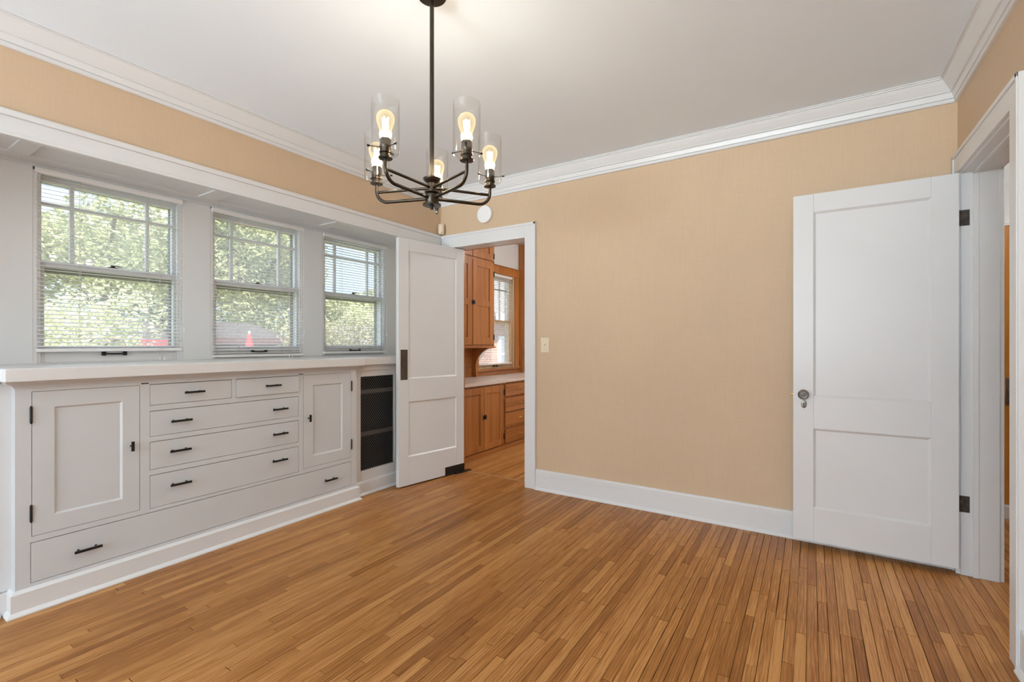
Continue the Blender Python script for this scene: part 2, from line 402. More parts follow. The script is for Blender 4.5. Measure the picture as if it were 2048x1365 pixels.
struct('trim_1', MB().box(OPEN_B[0], OPEN_B[1], 3.428, 3.456, -0.0135, 0.003), wood('threshold_wood', (0.33,0.15,0.05), (0.52,0.28,0.11), scale=(2,70,70)), 'slim wooden threshold strip in the kitchen doorway', 'threshold')

# ------------------------------------------------------------------ ceiling and walls
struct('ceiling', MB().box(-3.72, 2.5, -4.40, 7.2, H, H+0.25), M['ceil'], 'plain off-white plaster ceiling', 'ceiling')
struct('wall_left', MB().box(-3.03, XL, -0.9, YB, 2.125, H).box(-3.45, XL, -0.9, -0.36, 0, 2.125), M['tan'],
       'tan textured wall band above the window alcove rail', 'wall')
JL = 0.012   # jamb lining
wb = MB().box(XO, OPEN_B[0]-JL, YB, YB+WT, 0, H).box(OPEN_B[0]-JL, OPEN_B[1]+JL, YB, YB+WT, OPEN_B[2]+JL, H).box(OPEN_B[1]+JL, XR+WT, YB, YB+WT, 0, H)
struct('wall_back', wb, M['tan'], 'large bare tan textured wall between the two white doors', 'wall')
wr = MB().box(XR, XR+WT, -0.9, OPEN_R[0]-JL, 0, H).box(XR, XR+WT, OPEN_R[1]+JL, YB, 0, H).box(XR, XR+WT, OPEN_R[0]-JL, OPEN_R[1]+JL, OPEN_R[2]+JL, H)
struct('wall_right', wr, M['tan'], 'tan textured wall above the hall doorway', 'wall')
wn_ = MB().box(-3.6, -2.75, YN-0.12, YN, 0, H).box(0.35, 2.4, YN-0.12, YN, 0, H).box(-2.75, 0.35, YN-0.12, YN, 0, 0.55).box(-2.75, 0.35, YN-0.12, YN, 2.34, H)
wn_.box(XR, XR+WT, YN, -0.9, 0, H).box(-3.45, XL, YN, -0.9, 0, H)
struct('wall_near', wn_, M['pale'], 'pale walls behind the viewer with a broad opening added for the fill lights', 'wall')
# window wall of the alcove (continues into the kitchen)
ww = MB(); t0 = XO-0.14
ks = (4.64, 5.47, 0.862, 2.086)
edges = [(-4.32, None)] + WIN_Y + [(ks[0], ks[1])]
ww.box(t0, XO, -4.32, 7.2, -1.2, ks[2]).box(t0, XO, -4.32, 7.2, WIN_Z[1], H)
ww.box(t0, XO, -4.32, ks[0], ks[2], WIN_Z[0]); ww.box(t0, XO, ks[1], 7.2, ks[2], WIN_Z[1]); ww.box(t0, XO, ks[0], ks[1], ks[3], WIN_Z[1])
prev = -4.32
for y0, y1 in WIN_Y:
    ww.box(t0, XO, prev, y0, WIN_Z[0], WIN_Z[1]); prev = y1
ww.box(t0, XO, prev, ks[0], WIN_Z[0], WIN_Z[1])
struct('wall_window', ww, M['pier'], 'smooth white window wall with piers between the three sash windows', 'wall', bevel=0.002)
# alcove soffit with shallow sunk panels
so = MB().box(XO, -3.03, -0.35, YB, 2.132, 2.2)
so.box(XO, -3.345, -0.35, YB, 2.124, 2.133)
for a, b in ((-0.35, -0.25), (0.620, 0.700), (1.478, 1.590), (2.365, 2.455), (3.24, YB)): so.box(-3.345, XL-0.002, a, b, 2.124, 2.133)
so.box(-3.03, XL-0.002, -0.35, YB, 2.120, 2.124)
struct('trim_2', so, M['white'], 'white paneled soffit over the window alcove', 'soffit', bevel=0.002)
fr = MB()
prof = [(0,2.058),(0.020,2.058),(0.020,2.072),(0.018,2.074),(0.018,2.137),(0.0155,2.139),(0.026,2.141),(0.028,2.160),(0.024,2.167),(0,2.167)]
fr.loft([[(XL+d, y, z) for d, z in prof] for y in (-0.40, YB)])
fr.box(XL-0.012, XL+0.001, -0.40, YB, 2.058, 2.125)
struct('trim_3', fr, M['white'], 'white grooved rail board along the top of the window alcove', 'trim')

# crown mouldings
CR = [(0.081,0),(0.081,-0.005),(0.0735,-0.0062),(0.0735,-0.0088),(0.0765,-0.0098),(0.0765,-0.0135),(0.070,-0.015),(0.060,-0.031),(0.045,-0.051),(0.033,-0.065),(0.0355,-0.0665),(0.0355,-0.071),(0.0265,-0.0725),(0.0265,-0.0775),(0.0225,-0.090),(0.0195,-0.0995),(0.0115,-0.101),(0.0115,-0.1045),(0.0165,-0.1055),(0.0165,-0.117),(0.012,-0.121),(0,-0.121),(0,0)]
struct('trim_4', MB().loft([[(XL+d, YN+d, H+z) for d, z in CR], [(XL+d, YB-d, H+z) for d, z in CR]]), M['white'], 'white crown moulding above the window side', 'crown moulding')
struct('trim_5', MB().loft([[(XL+d, YB-d, H+z) for d, z in CR], [(XR-d, YB-d, H+z) for d, z in CR]]), M['white'], 'white crown moulding above the bare tan wall', 'crown moulding')
struct('trim_6', MB().loft([[(XR-d, YB-d, H+z) for d, z in CR], [(XR-d, YN+d, H+z) for d, z in CR]]), M['white'], 'white crown moulding above the hall doorway', 'crown moulding')

# kitchen doorway casing
c = MB(); yf = YB-0.020
x0, x1, zt = OPEN_B
ZC = 2.160
c.box(x1, x1+0.102, yf, YB, 0, ZC).box(x1+0.084, x1+0.102, yf-0.007, yf, 0, ZC)
c.box(XL+0.024, x1, yf, YB, zt, ZC).box(XL+0.024, x1+0.102, yf-0.007, yf, ZC-0.020, ZC)
c.box(XL+0.024, x0, yf, YB, 0, zt)
struct('trim_7', c, M['white'], 'white casing around the kitchen doorway', 'door casing', bevel=0.002)
j = MB().box(x1, x1+JL, YB+0.001, YB+WT-0.001, 0, zt).box(x0-JL, x0, YB+0.001, YB+WT-0.001, 0, zt).box(x0-JL, x1+JL, YB+0.001, YB+WT-0.001, zt, zt+JL)
struct('trim_8', j, M['white'], 'white jamb lining of the kitchen doorway', 'door jamb')
kc = MB().box(x1, x1+0.10, YB+WT, YB+WT+0.018, 0, 2.15).box(x0-0.10, x0, YB+WT, YB+WT+0.018, 0, 2.15).box(x0, x1, YB+WT, YB+WT+0.018, zt, 2.15)
struct('trim_9', kc, M['pine'], 'pine casing on the kitchen side of the doorway', 'door casing')

# hall doorway casing and jamb
y0, y1, zt = OPEN_R
c = MB(); xf = XR-0.022; yo0, yo1, zo = y0-0.100, YB-0.028, 2.142
c.box(xf, XR, yo0, y0-0.008, 0, zo).box(xf, XR, y1+0.006, yo1, 0, zo).box(xf, XR, y0-0.008, y1+0.006, zt+0.006, zo)
c.box(xf-0.006, xf, yo0, yo0+0.016, 0, zo).box(xf-0.006, xf, yo0, yo1, zo-0.018, zo).box(xf-0.006, xf, yo1-0.016, yo1, 0, zo)
struct('trim_10', c, M['white'], 'white casing around the hall doorway', 'door casing', bevel=0.002)
j = MB(); xa, xb = XR-0.004, XR+WT+0.004
for a, b, s in ((y1, y1+0.012, -1), (y0-0.012, y0, 1)):
    j.box(xa, xb, a, b, 0, zt+0.012)
    e = a if s < 0 else b
    j.box(XR+0.040, XR+0.062, e, e+s*0.011, 0, zt); j.box(XR+0.062, xb, e, e+s*0.007, 0, zt)
j.box(xa, xb, y0, y1, zt, zt+0.012).box(XR+0.040, XR+0.062, y0, y1, zt-0.011, zt).box(XR+0.062, xb, y0, y1, zt-0.007, zt)
struct('trim_11', j, M['white'], 'white rabbeted jamb of the hall doorway', 'door jamb', bevel=0.0015)
hc = MB().box(xb, xb+0.018, y1+0.004, y1+0.10, 0, 2.14).box(xb, xb+0.018, y0-0.10, y0-0.004, 0, 2.14).box(xb, xb+0.018, y0-0.004, y1+0.004, zt+0.004, 2.14)
struct('trim_12', hc, M['white'], 'white casing on the hall side of the doorway', 'door casing', bevel=0.002)

# baseboards
BP = [(0,0),(0.034,0),(0.034,0.006),(0.026,0.016),(0.0185,0.022),(0.0185,0.118),(0.0165,0.120),(0.0185,0.122),(0.0185,0.150),(0.014,0.158),(0.008,0.162),(0,0.162)]
struct('baseboard_back', MB().loft([[(x_, YB-d, z) for d, z in BP] for x_ in (OPEN_B[1]+0.102, XR)]), M['white'], 'tall white baseboard under the bare tan wall', 'baseboard')
struct('baseboard_right', MB().loft([[(XR-d, y_, z) for d, z in BP] for y_ in (y0-0.100, YN)]), M['white'], 'white baseboard beside the near hall casing', 'baseboard')
struct('baseboard_near', MB().loft([[(x_, YN+d, z) for d, z in BP] for x_ in (XL, XR)]), M['white'], 'white baseboard behind the viewer', 'baseboard')

# ------------------------------------------------------------------ sash windows and blinds
def sash_window(n, wy0, wy1, label):
    W = thing('window_%d' % n, label, 'window', (XO, (wy0+wy1)/2, WIN_Z[0]), kind='structure')
    z0, z1 = WIN_Z; xo = XO-0.14
    jb = MB()
    jb.box(xo, XO-0.002, wy0, wy0+0.018, z0, z1).box(xo, XO-0.002, wy1-0.018, wy1, z0, z1).box(xo, XO-0.002, wy0, wy1, z1-0.018, z1).box(xo, XO-0.002, wy0+0.018, wy1-0.018, z0, z0+0.006)
    jb.box(XO-0.026, XO-0.008, wy0+0.018, wy0+0.030, z0, z1).box(XO-0.026, XO-0.008, wy1-0.030, wy1-0.018, z0, z1)
    obj('window_frame', jb, M['white'], W, bevel=0.0015)
    a, b = wy0+0.018, wy1-0.018
    # lower sash
    x0_, x1_ = XO-0.058, XO-0.028
    gl, gr, gb, gt, mt = wy0+0.050, wy1-0.044, 1.158, 1.584, 1.620
    s = MB().box(x0_, x1_, a, gl, z0+0.006, mt).box(x0_, x1_, gr, b, z0+0.006, mt).box(x0_, x1_, gl, gr, z0+0.006, gb).box(x0_, x1_, gl, gr, gt, mt)
    ls = obj('lower_sash', s, M['white'], W, bevel=0.002)
    obj('pane', MB().box(XO-0.046, XO-0.043, gl-0.004, gr+0.004, gb-0.004, gt+0.004), M['glass'], ls)
    yc = (wy0+wy1)/2
    hb = MB()
    for s_ in (-1, 1): hb.box(x1_, x1_+0.012, yc+s_*0.050-0.009, yc+s_*0.050+0.009, 1.104, 1.128)
    hb.tube([(x1_+0.010, yc-0.046, 1.116), (x1_+0.022, yc-0.030, 1.114), (x1_+0.024, yc, 1.114), (x1_+0.022, yc+0.030, 1.114), (x1_+0.010, yc+0.046, 1.116)], 0.0045, 8)
    obj('sash_lift', hb, M['black'], ls, label='black iron sash lift')
    lk = MB().box(x0_-0.004, x1_-0.004, yc-0.026, yc+0.020, mt, mt+0.005).cyl((x0_+0.012, yc, mt+0.004), (x0_+0.012, yc, mt+0.018), 0.010, n=12).box(x0_+0.006, x0_+0.018, yc-0.004, yc+0.034, mt+0.012, mt+0.019)
    obj('sash_lock', lk, M['bronze'], ls, label='bronze sash lock')
    # upper sash
    x0_, x1_ = XO-0.092, XO-0.062
    ul, ur, ub, ut = wy0+0.046, wy1-0.038, 1.625, 2.052
    s = MB().box(x0_, x1_, a, ul, 1.588, z1-0.018).box(x0_, x1_, ur, b, 1.588, z1-0.018).box(x0_, x1_, ul, ur, 1.588, ub).box(x0_, x1_, ul, ur, ut, z1-0.018)
    us = obj('upper_sash', s, M['white'], W, bevel=0.002)
    v1, v2, hz = wy0+0.172, wy0+0.529, 1.934
    obj('muntin', MB().box(x0_+0.004, x1_-0.003, v1-0.0095, v1+0.0095, ub, ut), M['white'], us, bevel=0.002)
    obj('muntin', MB().box(x0_+0.004, x1_-0.003, v2-0.0095, v2+0.0095, ub, ut), M['white'], us, bevel=0.002)
    hm = MB()
    for p, q in ((ul, v1-0.0095), (v1+0.0095, v2-0.0095), (v2+0.0095, ur)): hm.box(x0_+0.004, x1_-0.003, p, q, hz-0.0095, hz+0.0095)
    obj('muntin', hm, M['white'], us, bevel=0.002)
    xg = (x0_+x1_)/2
    for p, q in ((ul-0.003, v1-0.002), (v1+0.002, v2-0.002), (v2+0.002, ur+0.003)):
        for r_, t_ in ((ub-0.003, hz-0.002), (hz+0.002, ut+0.003)):
            obj('pane', MB().box(xg-0.0015, xg+0.0015, p, q, r_, t_), M['glass'], us)
    # dark storm frame outside
    xs0, xs1 = xo+0.002, xo+0.022
    sf = MB().box(xs0, xs1, wy0+0.018, wy0+0.040, z0, z1-0.018).box(xs0, xs1, wy1-0.032, wy1-0.018, z0, z1-0.018).box(xs0, xs1, wy0+0.04, wy1-0.032, 1.566, 1.606).box(xs0, xs1, wy0+0.04, wy1-0.032, z0, z0+0.03).box(xs0, xs1, wy0+0.04, wy1-0.032, z1-0.05, z1-0.018)
    obj('storm_frame', sf, M['storm'], W)
    cl = MB().tube([(XO-0.002, wy1+0.004, 1.245), (XO+0.007, wy1+0.004, 1.25), (XO+0.007, wy1+0.004, 1.275), (XO-0.002, wy1+0.004, 1.28)], 0.003, 8)
    obj('cord_cleat', cl, M['plastic'], W)
def blind(wy0, wy1, ztop, zbot, tilt, label, group, xc=XO-0.004, cords=(0.19, 0.51), pull=True, name='venetian_blind', sw=0.025, pitch=0.0218):
    B = thing(name, label, 'blind', (xc, (wy0+wy1)/2, ztop), group)
    a, b = wy0+0.006, wy1-0.004
    hr = MB().box(xc-0.016, xc+0.016, a, b, ztop-0.030, ztop)
    obj('headrail', hr, M['slat'], B, bevel=0.003)
    br = MB().box(xc-0.013, xc+0.013, a+0.003, b-0.003, zbot, zbot+0.019)
    obj('bottom_rail', br, M['slat'], B, bevel=0.004)
    # curved thin slat
    m = MB(); n = 5; th = 0.0007
    ca, sa = math.cos(tilt), math.sin(tilt)
    top, bot = [], []
    for i in range(n):
        u = (i/(n-1)-0.5); d = u*sw; hgt = 0.0016*(1-4*u*u)
        top.append((d*ca + hgt*sa, -d*sa + hgt*ca)); bot.append((d*ca + (hgt-th)*sa, -d*sa + (hgt-th)*ca))
    ring = top + bot[::-1]
    m.loft([[(px_, -(b-a)/2+0.004, pz) for px_, pz in ring], [(px_, (b-a)/2-0.004, pz) for px_, pz in ring]])
    md = m.data('slat'); md.materials.append(M['slat'])
    for p in md.polygons: p.use_smooth = False
    z = ztop-0.042; last = zbot+0.019+0.012
    k = int((z-last)/pitch)+1; pt = (z-last)/k
    for i in range(k+1):
        o = bpy.data.objects.new('slat', md); col.objects.link(o)
        o.location = (xc, (a+b)/2, z-pt*i); adopt(o, B)
    for cpos in cords:
        cm = MB()
        for dx in (-0.0125, 0.0125): cm.cyl((xc+dx, wy0+cpos, zbot+0.018), (xc+dx, wy0+cpos, ztop-0.028), 0.0011, n=6)
        obj('ladder_cord', cm, M['cord'], B)
    if pull:
        yp = wy0+0.565
        cm = MB()
        for k_ in (-1, 1): cm.tube([(xc+0.017, yp+0.003*k_, ztop-0.028), (xc+0.018, yp+0.003*k_, 1.3), (xc+0.018, yp+0.006+0.006*k_, 1.15), (xc+0.02, yp+0.012+0.012*k_, 1.09)], 0.0009, 6)
        pc = obj('pull_cord', cm, M['cord'], B)
        for k_ in (-1, 1): obj('tassel', MB().lathe((xc+0.02, yp+0.012+0.012*k_, 1.072), [(0.001,0.022),(0.003,0.018),(0.0055,0.0),(0.001,-0.0005)], 10), M['plastic'], pc, smooth=True)
    return B
WL = ('wide white sash window nearest the counter end, iron lift showing below its blind', 'middle white sash window between two piers', 'white sash window next to the swinging door')
for i, (p, q) in enumerate(WIN_Y): sash_window(i+1, p, q, WL[i])
R = math.radians
blind(*WIN_Y[0], 2.106, 1.128, R(15), 'white mini blind stopping above the iron sash lift', 'mini blinds in the alcove')
blind(*WIN_Y[1], 2.106, 1.078, R(13), 'white mini blind on the middle window, lowered to the sill', 'mini blinds in the alcove')
blind(*WIN_Y[2], 2.106, 1.090, R(-3), 'white mini blind on the window beside the swinging door', 'mini blinds in the alcove', pull=False)

# ------------------------------------------------------------------ built-in buffet
XF = -2.885
BX = thing('buffet_cabinet', 'long white built-in buffet with drawers and two doors, black bar pulls', 'cabinet', (XF-0.25, 1.458, 0))
GY0, GY1 = 0.560, 2.357
body = MB().box(-3.43, XF-0.022, GY0+0.004, GY1-0.004, 0.10, 1.0)
obj('carcass', body, M['dark'], BX)
# face frame: all cells not covered by openings
ops = [(0.611,1.006,0.325,0.962),(1.048,1.456,0.852,0.963),(1.480,1.885,0.852,0.963),(1.048,1.885,0.690,0.824),(1.048,1.885,0.518,0.664),(1.048,1.885,0.318,0.491),(1.918,2.308,0.330,0.962),(0.607,2.308,0.122,0.300)]
ysr = sorted({GY0, GY1} | {v for q in ops for v in q[:2]}); zsr = sorted({0.095, 0.985} | {v for q in ops for v in q[2:]})
ff = MB()
for zi in range(len(zsr)-1):
    run = None
    for yi in range(len(ysr)-1):
        cy_, cz_ = (ysr[yi]+ysr[yi+1])/2, (zsr[zi]+zsr[zi+1])/2
        solid = not any(q[0] < cy_ < q[1] and q[2] < cz_ < q[3] for q in ops)
        if solid and run is None: run = ysr[yi]
        if run is not None and (not solid or yi == len(ysr)-2):
            ff.box(XF-0.022, XF, run, ysr[yi+1] if solid else ysr[yi], zsr[zi], zsr[zi+1]); run = None
ff.box(-3.43, XF-0.021, GY0, GY0+0.02, 0.095, 0.985).box(-3.43, XF-0.021, GY1-0.02, GY1, 0.095, 0.985)
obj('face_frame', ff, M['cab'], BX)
# cove under the counter
cv = [(0,0.978),(0.004,0.978),(0.006,0.984),(0.014,0.992),(0.028,0.999),(0.036,1.008),(0,1.008)]
cm = MB().loft([[(-3.4, GY0-d, z) for d, z in cv], [(XF+d, GY0-d, z) for d, z in cv], [(XF+d, GY1+d, z) for d, z in cv], [(-3.4, GY1+d, z) for d, z in cv]])
obj('cove_moulding', cm, M['cab'], BX)
bp_ = [(0,0),(0.030,0),(0.030,0.006),(0.024,0.014),(0.0165,0.020),(0.0165,0.094),(0.004,0.106),(0,0.106)]
cm = MB().loft([[(-3.4, GY0-d, z) for d, z in bp_], [(XF+d, GY0-d, z) for d, z in bp_], [(XF+d, GY1+d, z) for d, z in bp_], [(-3.4, GY1+d, z) for d, z in bp_]])
obj('plinth', cm, M['white'], BX)
for ya, yb in ((GY0-0.0365, GY0), (GY1, GY1+0.0365)):
    obj('end_stile', MB().box(-2.965, -2.945, ya, yb, 0.100, 0.999).box(-2.965, -2.9285, ya, yb, 0, 0.098), M['white'], BX)
def bar_pull(parent, yc, zc, L=0.100, x=XF, vertical=False):
    m = MB(); xo_ = x+0.026
    if vertical:
        m.box(xo_-0.004, xo_+0.004, yc-0.006, yc+0.006, zc-0.024, zc+0.024); m.cyl((x, yc, zc), (xo_, yc, zc), 0.0045, n=10)
        obj('knob', m, M['black'], parent, label='black T-bar knob')
    else:
        m.box(xo_-0.0045, xo_+0.0045, yc-L/2, yc+L/2, zc-0.0055, zc+0.0055)
        for s_ in (-1, 1): m.cyl((x, yc+s_*L*0.32, zc+0.002), (xo_, yc+s_*L*0.32, zc), 0.0048, n=10)
        obj('handle', m, M['black'], parent, label='black bar pull', bevel=0.001)
def paneled(y0, y1, z0, z1, py0, py1, pz0, pz1, x, t=0.019, rec=0.008, edge=0.008, sign=1):
    """flat-panel leaf lying in a plane x = const; face towards sign*x"""
    m = MB(); xb_ = x-sign*t
    m.box(xb_, x, y0, py0, z0, z1).box(xb_, x, py1, y1, z0, z1).box(xb_, x, py0, py1, z0, pz0).box(xb_, x, py0, py1, pz1, z1)
    pm = MB(); xr = x-sign*rec
    o_ = [(py0,pz0),(py1,pz0),(py1,pz1),(py0,pz1)]; i_ = [(py0+edge,pz0+edge),(py1-edge,pz0+edge),(py1-edge,pz1-edge),(py0+edge,pz1-edge)]
    for k in range(4):
        l = (k+1) % 4
        q = [(x-sign*0.001,)+o_[k], (x-sign*0.001,)+o_[l], (xr,)+i_[l], (xr,)+i_[k]]
        pm.face(q if sign > 0 else q[::-1])
    q = [(xr,)+p for p in i_]; pm.face(q if sign > 0 else q[::-1])
    return m, pm
GAP = 0.0021
def buffet_door(op, pan, hinge_y, knob):
    m, pm = paneled(op[0]+GAP, op[1]-GAP, op[2]+GAP, op[3]-GAP, *pan, XF)
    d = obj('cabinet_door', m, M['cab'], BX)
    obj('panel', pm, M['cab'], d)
    for zc in (0.860, 0.427):
        h_ = MB().cyl((XF+0.003, hinge_y, zc-0.033), (XF+0.003, hinge_y, zc+0.033), 0.0048, n=10)
        h_.lathe((XF+0.003, hinge_y, zc+0.033), [(0.0048,0),(0.0035,0.004),(0.0008,0.007)], 10); h_.lathe((XF+0.003, hinge_y, zc-0.040), [(0.0008,0),(0.0035,0.003),(0.0048,0.007)], 10)
        obj('hinge', h_, M['black'], d, label='black butt hinge')
    bar_pull(d, knob[0], knob[1], vertical=True)
buffet_door(ops[0], (0.685, 0.934, 0.401, 0.888), 0.609, (0.968, 0.659))
buffet_door(ops[6], (1.992, 2.233, 0.403, 0.889), 2.312, (1.956, 0.668))
def buffet_drawer(op, pulls, out=0.0):
    m = MB().box(XF-0.03, XF+out, op[0]+GAP, op[1]-GAP, op[2]+GAP, op[3]-GAP*1.6)
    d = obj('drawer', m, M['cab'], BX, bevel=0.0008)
    for yc, zc in pulls: bar_pull(d, yc, zc, x=XF+out)
buffet_drawer(ops[1], [(1.250, 0.908)])
buffet_drawer(ops[2], [(1.694, 0.910)], out=0.007)
buffet_drawer(ops[3], [(1.186, 0.759), (1.745, 0.755)])
buffet_drawer(ops[4], [(1.181, 0.600), (1.745, 0.597)])
buffet_drawer(ops[5], [(1.183, 0.420), (1.742, 0.428)])
buffet_drawer(ops[7], [(0.798, 0.208), (2.121, 0.213)])
for yc in (1.027, 1.902): obj('dark_slot', MB().box(XF-0.001, XF+0.0012, yc-0.016, yc+0.016, 0.966, 0.971), M['black'], BX)  # thin black strips stand in for the dark slots atop the stiles
# worktop with stepped ends
wt = MB()
pts = [(XO, -0.35), (-2.885, -0.35), (-2.885, 0.517), (-2.820, 0.517), (-2.820, 2.385), (-2.885, 2.385), (-2.885, YB-0.001), (XO, YB-0.001)]
wt.loft([[(a, b, 1.010) for a, b in pts], [(a, b, 1.067) for a, b in pts]])
obj('worktop', wt, M['white'], None, 'thick white painted counter running under all three windows', 'counter', bevel=0.004)

def alcove_front(name, y0, y1, oy0, oy1, label, cat):
    """recessed panel front with a wire grille, at x = -2.945"""
    x = -2.945; oz0, oz1 = 0.184, 0.917
    T = thing(name, label, cat, (x-0.1, (y0+y1)/2, 0))
    f = MB().box(x-0.02, x, y0, oy0, 0.10, 1.008).box(x-0.02, x, oy1, y1, 0.10, 1.008).box(x-0.02, x, oy0, oy1, 0.10, oz0).box(x-0.02, x, oy0, oy1, oz1, 1.008)
    f.box(x, x+0.010, y0, y1, 0.965, 1.008)
    obj('frame', f, M['white'], T, bevel=0.0015)
    pl = MB().loft([[(x+d, y_, z) for d, z in bp_] for y_ in (y0, y1)])
    obj('plinth', pl, M['white'], T)
    cav = MB().box(-3.43, -3.42, y0, y1, 0.0, 1.0).box(-3.42, x-0.02, y0, y0+0.012, 0, 1.0).box(-3.42, x-0.02, y1-0.012, y1, 0, 1.0)
    obj('cavity_lining', cav, M['dark'], T)
    for zc in (0.792, 0.458): obj('cross_bar', MB().box(x-0.055, x-0.035, oy0-0.03, oy1+0.03, zc-0.015, zc+0.015), plain('grey_brown_bar', (0.16, 0.14, 0.13), 0.6), T)
    g = MB(); xg = x-0.008; pw, ph = 0.0205, 0.0262
    def seg(p, q):
        (ya, za), (yb, zb) = p, q; L = math.hypot(yb-ya, zb-za); nx, nz = -(zb-za)/L*0.0009, (yb-ya)/L*0.0009
        g.loft([[(xg-0.0009, ya+nx, za+nz), (xg+0.0009, ya+nx, za+nz), (xg+0.0009, ya-nx, za-nz), (xg-0.0009, ya-nx, za-nz)],
                [(xg-0.0009, yb+nx, zb+nz), (xg+0.0009, yb+nx, zb+nz), (xg+0.0009, yb-nx, zb-nz), (xg-0.0009, yb-nx, zb-nz)]])
    sl = ph/pw
    for s_ in (1, -1):
        lo = oz0 - (sl*(oy1-oy0) if s_ > 0 else 0); k = 0
        while True:
            c0 = lo + k*ph; k += 1                     # z at y = oy0
            if c0 > oz1 + (sl*(oy1-oy0) if s_ < 0 else 0): break
            ya, yb = oy0, oy1; za, zb = c0, c0+s_*sl*(oy1-oy0)
            # clip in z
            def at(zv): return oy0 + (zv-c0)/(s_*sl)
            lo_y, hi_y = sorted((at(oz0), at(oz1))); ya, yb = max(ya, lo_y), min(yb, hi_y)
            if yb-ya < 0.002: continue
            seg((ya, c0+s_*sl*(ya-oy0)), (yb, c0+s_*sl*(yb-oy0)))
    obj('wire_mesh', g, M['mesh'], T, kind='stuff')
alcove_front('radiator_cover', GY1+0.037, YB-0.002, 2.447, 2.795, 'white radiator cover with black diamond wire grille beside the swinging door', 'radiator cover')
x = -2.945
LP = thing('recessed_panel', 'plain white recessed panel at the near end of the buffet', 'panel', (x-0.1, 0.1, 0))
obj('board', MB().box(x-0.02, x, -0.35, GY0-0.037, 0.10, 1.008), M['white'], LP)
obj('plinth', MB().loft([[(x+d, y_, z) for d, z in bp_] for y_ in (-0.35, GY0-0.037)]), M['white'], LP)

# ------------------------------------------------------------------ swinging kitchen door (local: u along width, w outward)
A = Vector((-2.807, 2.709)); Bv = Vector((-2.684, 3.400)); U = (Bv-A).normalized(); Wn = Vector((U.y, -U.x))   # Wn points to +x
DW, DT, DZ0, DZ1 = 0.702, 0.035, 0.012, 2.036
def dpt(u, w_, z): p = A + U*u + Wn*w_; return (p.x, p.y, z)
def xf(mb, fn): mb.v = [fn(*v) for v in mb.v]; return mb
DS = thing('door_1', 'white two-panel swinging door with dark push plate, standing open by the radiator cover', 'door', dpt(DW/2, -DT/2, 0), kind='structure')
def leaf(w0, z0, z1, th, pans, front=0.0, rec=0.009, edge=0.010):
    """frame and panels, coordinates (u, depth, z) with the face at depth 0 and back at -th"""
    us = pans[0][0], pans[0][1]
    f = MB().box(0, us[0], -th, 0, z0, z1).box(us[1], w0, -th, 0, z0, z1)
    zs = sorted([(p[2], p[3]) for p in pans]); zc = z0
    for a, b in zs: f.box(us[0], us[1], -th, 0, zc, a); zc = b
    f.box(us[0], us[1], -th, 0, zc, z1)
    ps = []
    for (a, b, c_, d_) in pans:
        pm = MB()
        for side in (0, 1):
            y_ = -0.0008 if not side else -th+0.0008; yr = -rec if not side else -th+rec
            o1 = [(a,y_,c_),(b,y_,c_),(b,y_,d_),(a,y_,d_)]; i1 = [(a+edge,yr,c_+edge),(b-edge,yr,c_+edge),(b-edge,yr,d_-edge),(a+edge,yr,d_-edge)]
            for k in range(4):
                l = (k+1) % 4; pm.face([o1[k], o1[l], i1[l], i1[k]])
            pm.face(i1)
        ps.append(pm)
    return f, ps
f, ps = leaf(DW, DZ0, DZ1, DT, [(0.099, 0.612, 0.243, 0.695), (0.099, 0.612, 0.886, 1.940)])
# cut-out for the floor pivot is dressed by the plate
fr_ = obj('door_frame', xf(f, dpt), M['white'], DS, bevel=0.002)
for p in ps: obj('panel', xf(p, dpt), M['white'], DS)
obj('push_plate', xf(MB().box(0.019, 0.086, 0, 0.003, 0.879, 1.126), dpt), M['plate'], DS, label='dark aged brass push plate', bevel=0.001)
pv = MB().box(0.482, DW+0.002, -DT-0.003, 0.003, 0.014, 0.083).cyl((0.66, -DT/2, 0.004), (0.66, -DT/2, 0.02), 0.02)
pf = obj('floor_hinge', xf(pv, dpt), M['black'], DS, label='black floor spring hinge')
obj('floor_plate', xf(MB().box(0.60, 0.785, -0.028, 0.012, 0.0005, 0.009), dpt), M['black'], pf, bevel=0.002)
obj('top_pivot', xf(MB().box(0.60, 0.70, -0.028, -0.006, DZ1, DZ1+0.005), dpt), M['black'], DS)

# ------------------------------------------------------------------ hall door standing open against the back wall
YD = 3.200
D2 = thing('door_2', 'white two-panel door with glass knob standing open flat against the tan wall', 'door', (0.27, YD+0.017, 0), kind='structure')
def hpt(u, d, z): return (-0.0905+u, YD-d, z)
f, ps = leaf(0.7165, 0.038, 2.032, 0.035, [(0.1005, 0.6095, 0.231, 0.686), (0.1005, 0.6095, 0.869, 1.926)], rec=0.010, edge=0.011)
obj('door_frame', xf(f, hpt), M['white'], D2, bevel=0.002)
for p in ps: obj('panel', xf(p, hpt), M['white'], D2)
kx, kz = -0.039, 0.882
for s_, y_ in ((-1, YD), (1, YD+0.035)):
    k = MB().lathe((kx, y_, kz), [(0.0005,0.002),(0.027,0.0),(0.027,0.003),(0.021,0.006),(0.010,0.008),(0.009,0.022),(0.014,0.026),(0.015,0.030)], 24, (0, s_, 0))
    ro = obj('knob_rosette', k, M['nickel'], D2, smooth=True)
    prof = [(0.012,0.028),(0.020,0.031),(0.0285,0.038),(0.0285,0.044),(0.022,0.052),(0.012,0.0545),(0.0005,0.0545)]
    obj('glass_knob', MB().lathe((kx, y_, kz), prof, 12, (0, s_, 0)), M['knobglass'], ro, label='faceted clear glass knob')
    if s_ < 0: obj('knob_core', MB().lathe((kx, y_, kz), [(0.0005,0.029),(0.012,0.029),(0.012,0.033),(0.005,0.036),(0.0005,0.036)], 16, (0, s_, 0)), M['nickel'], ro)
e = MB(); n = 20
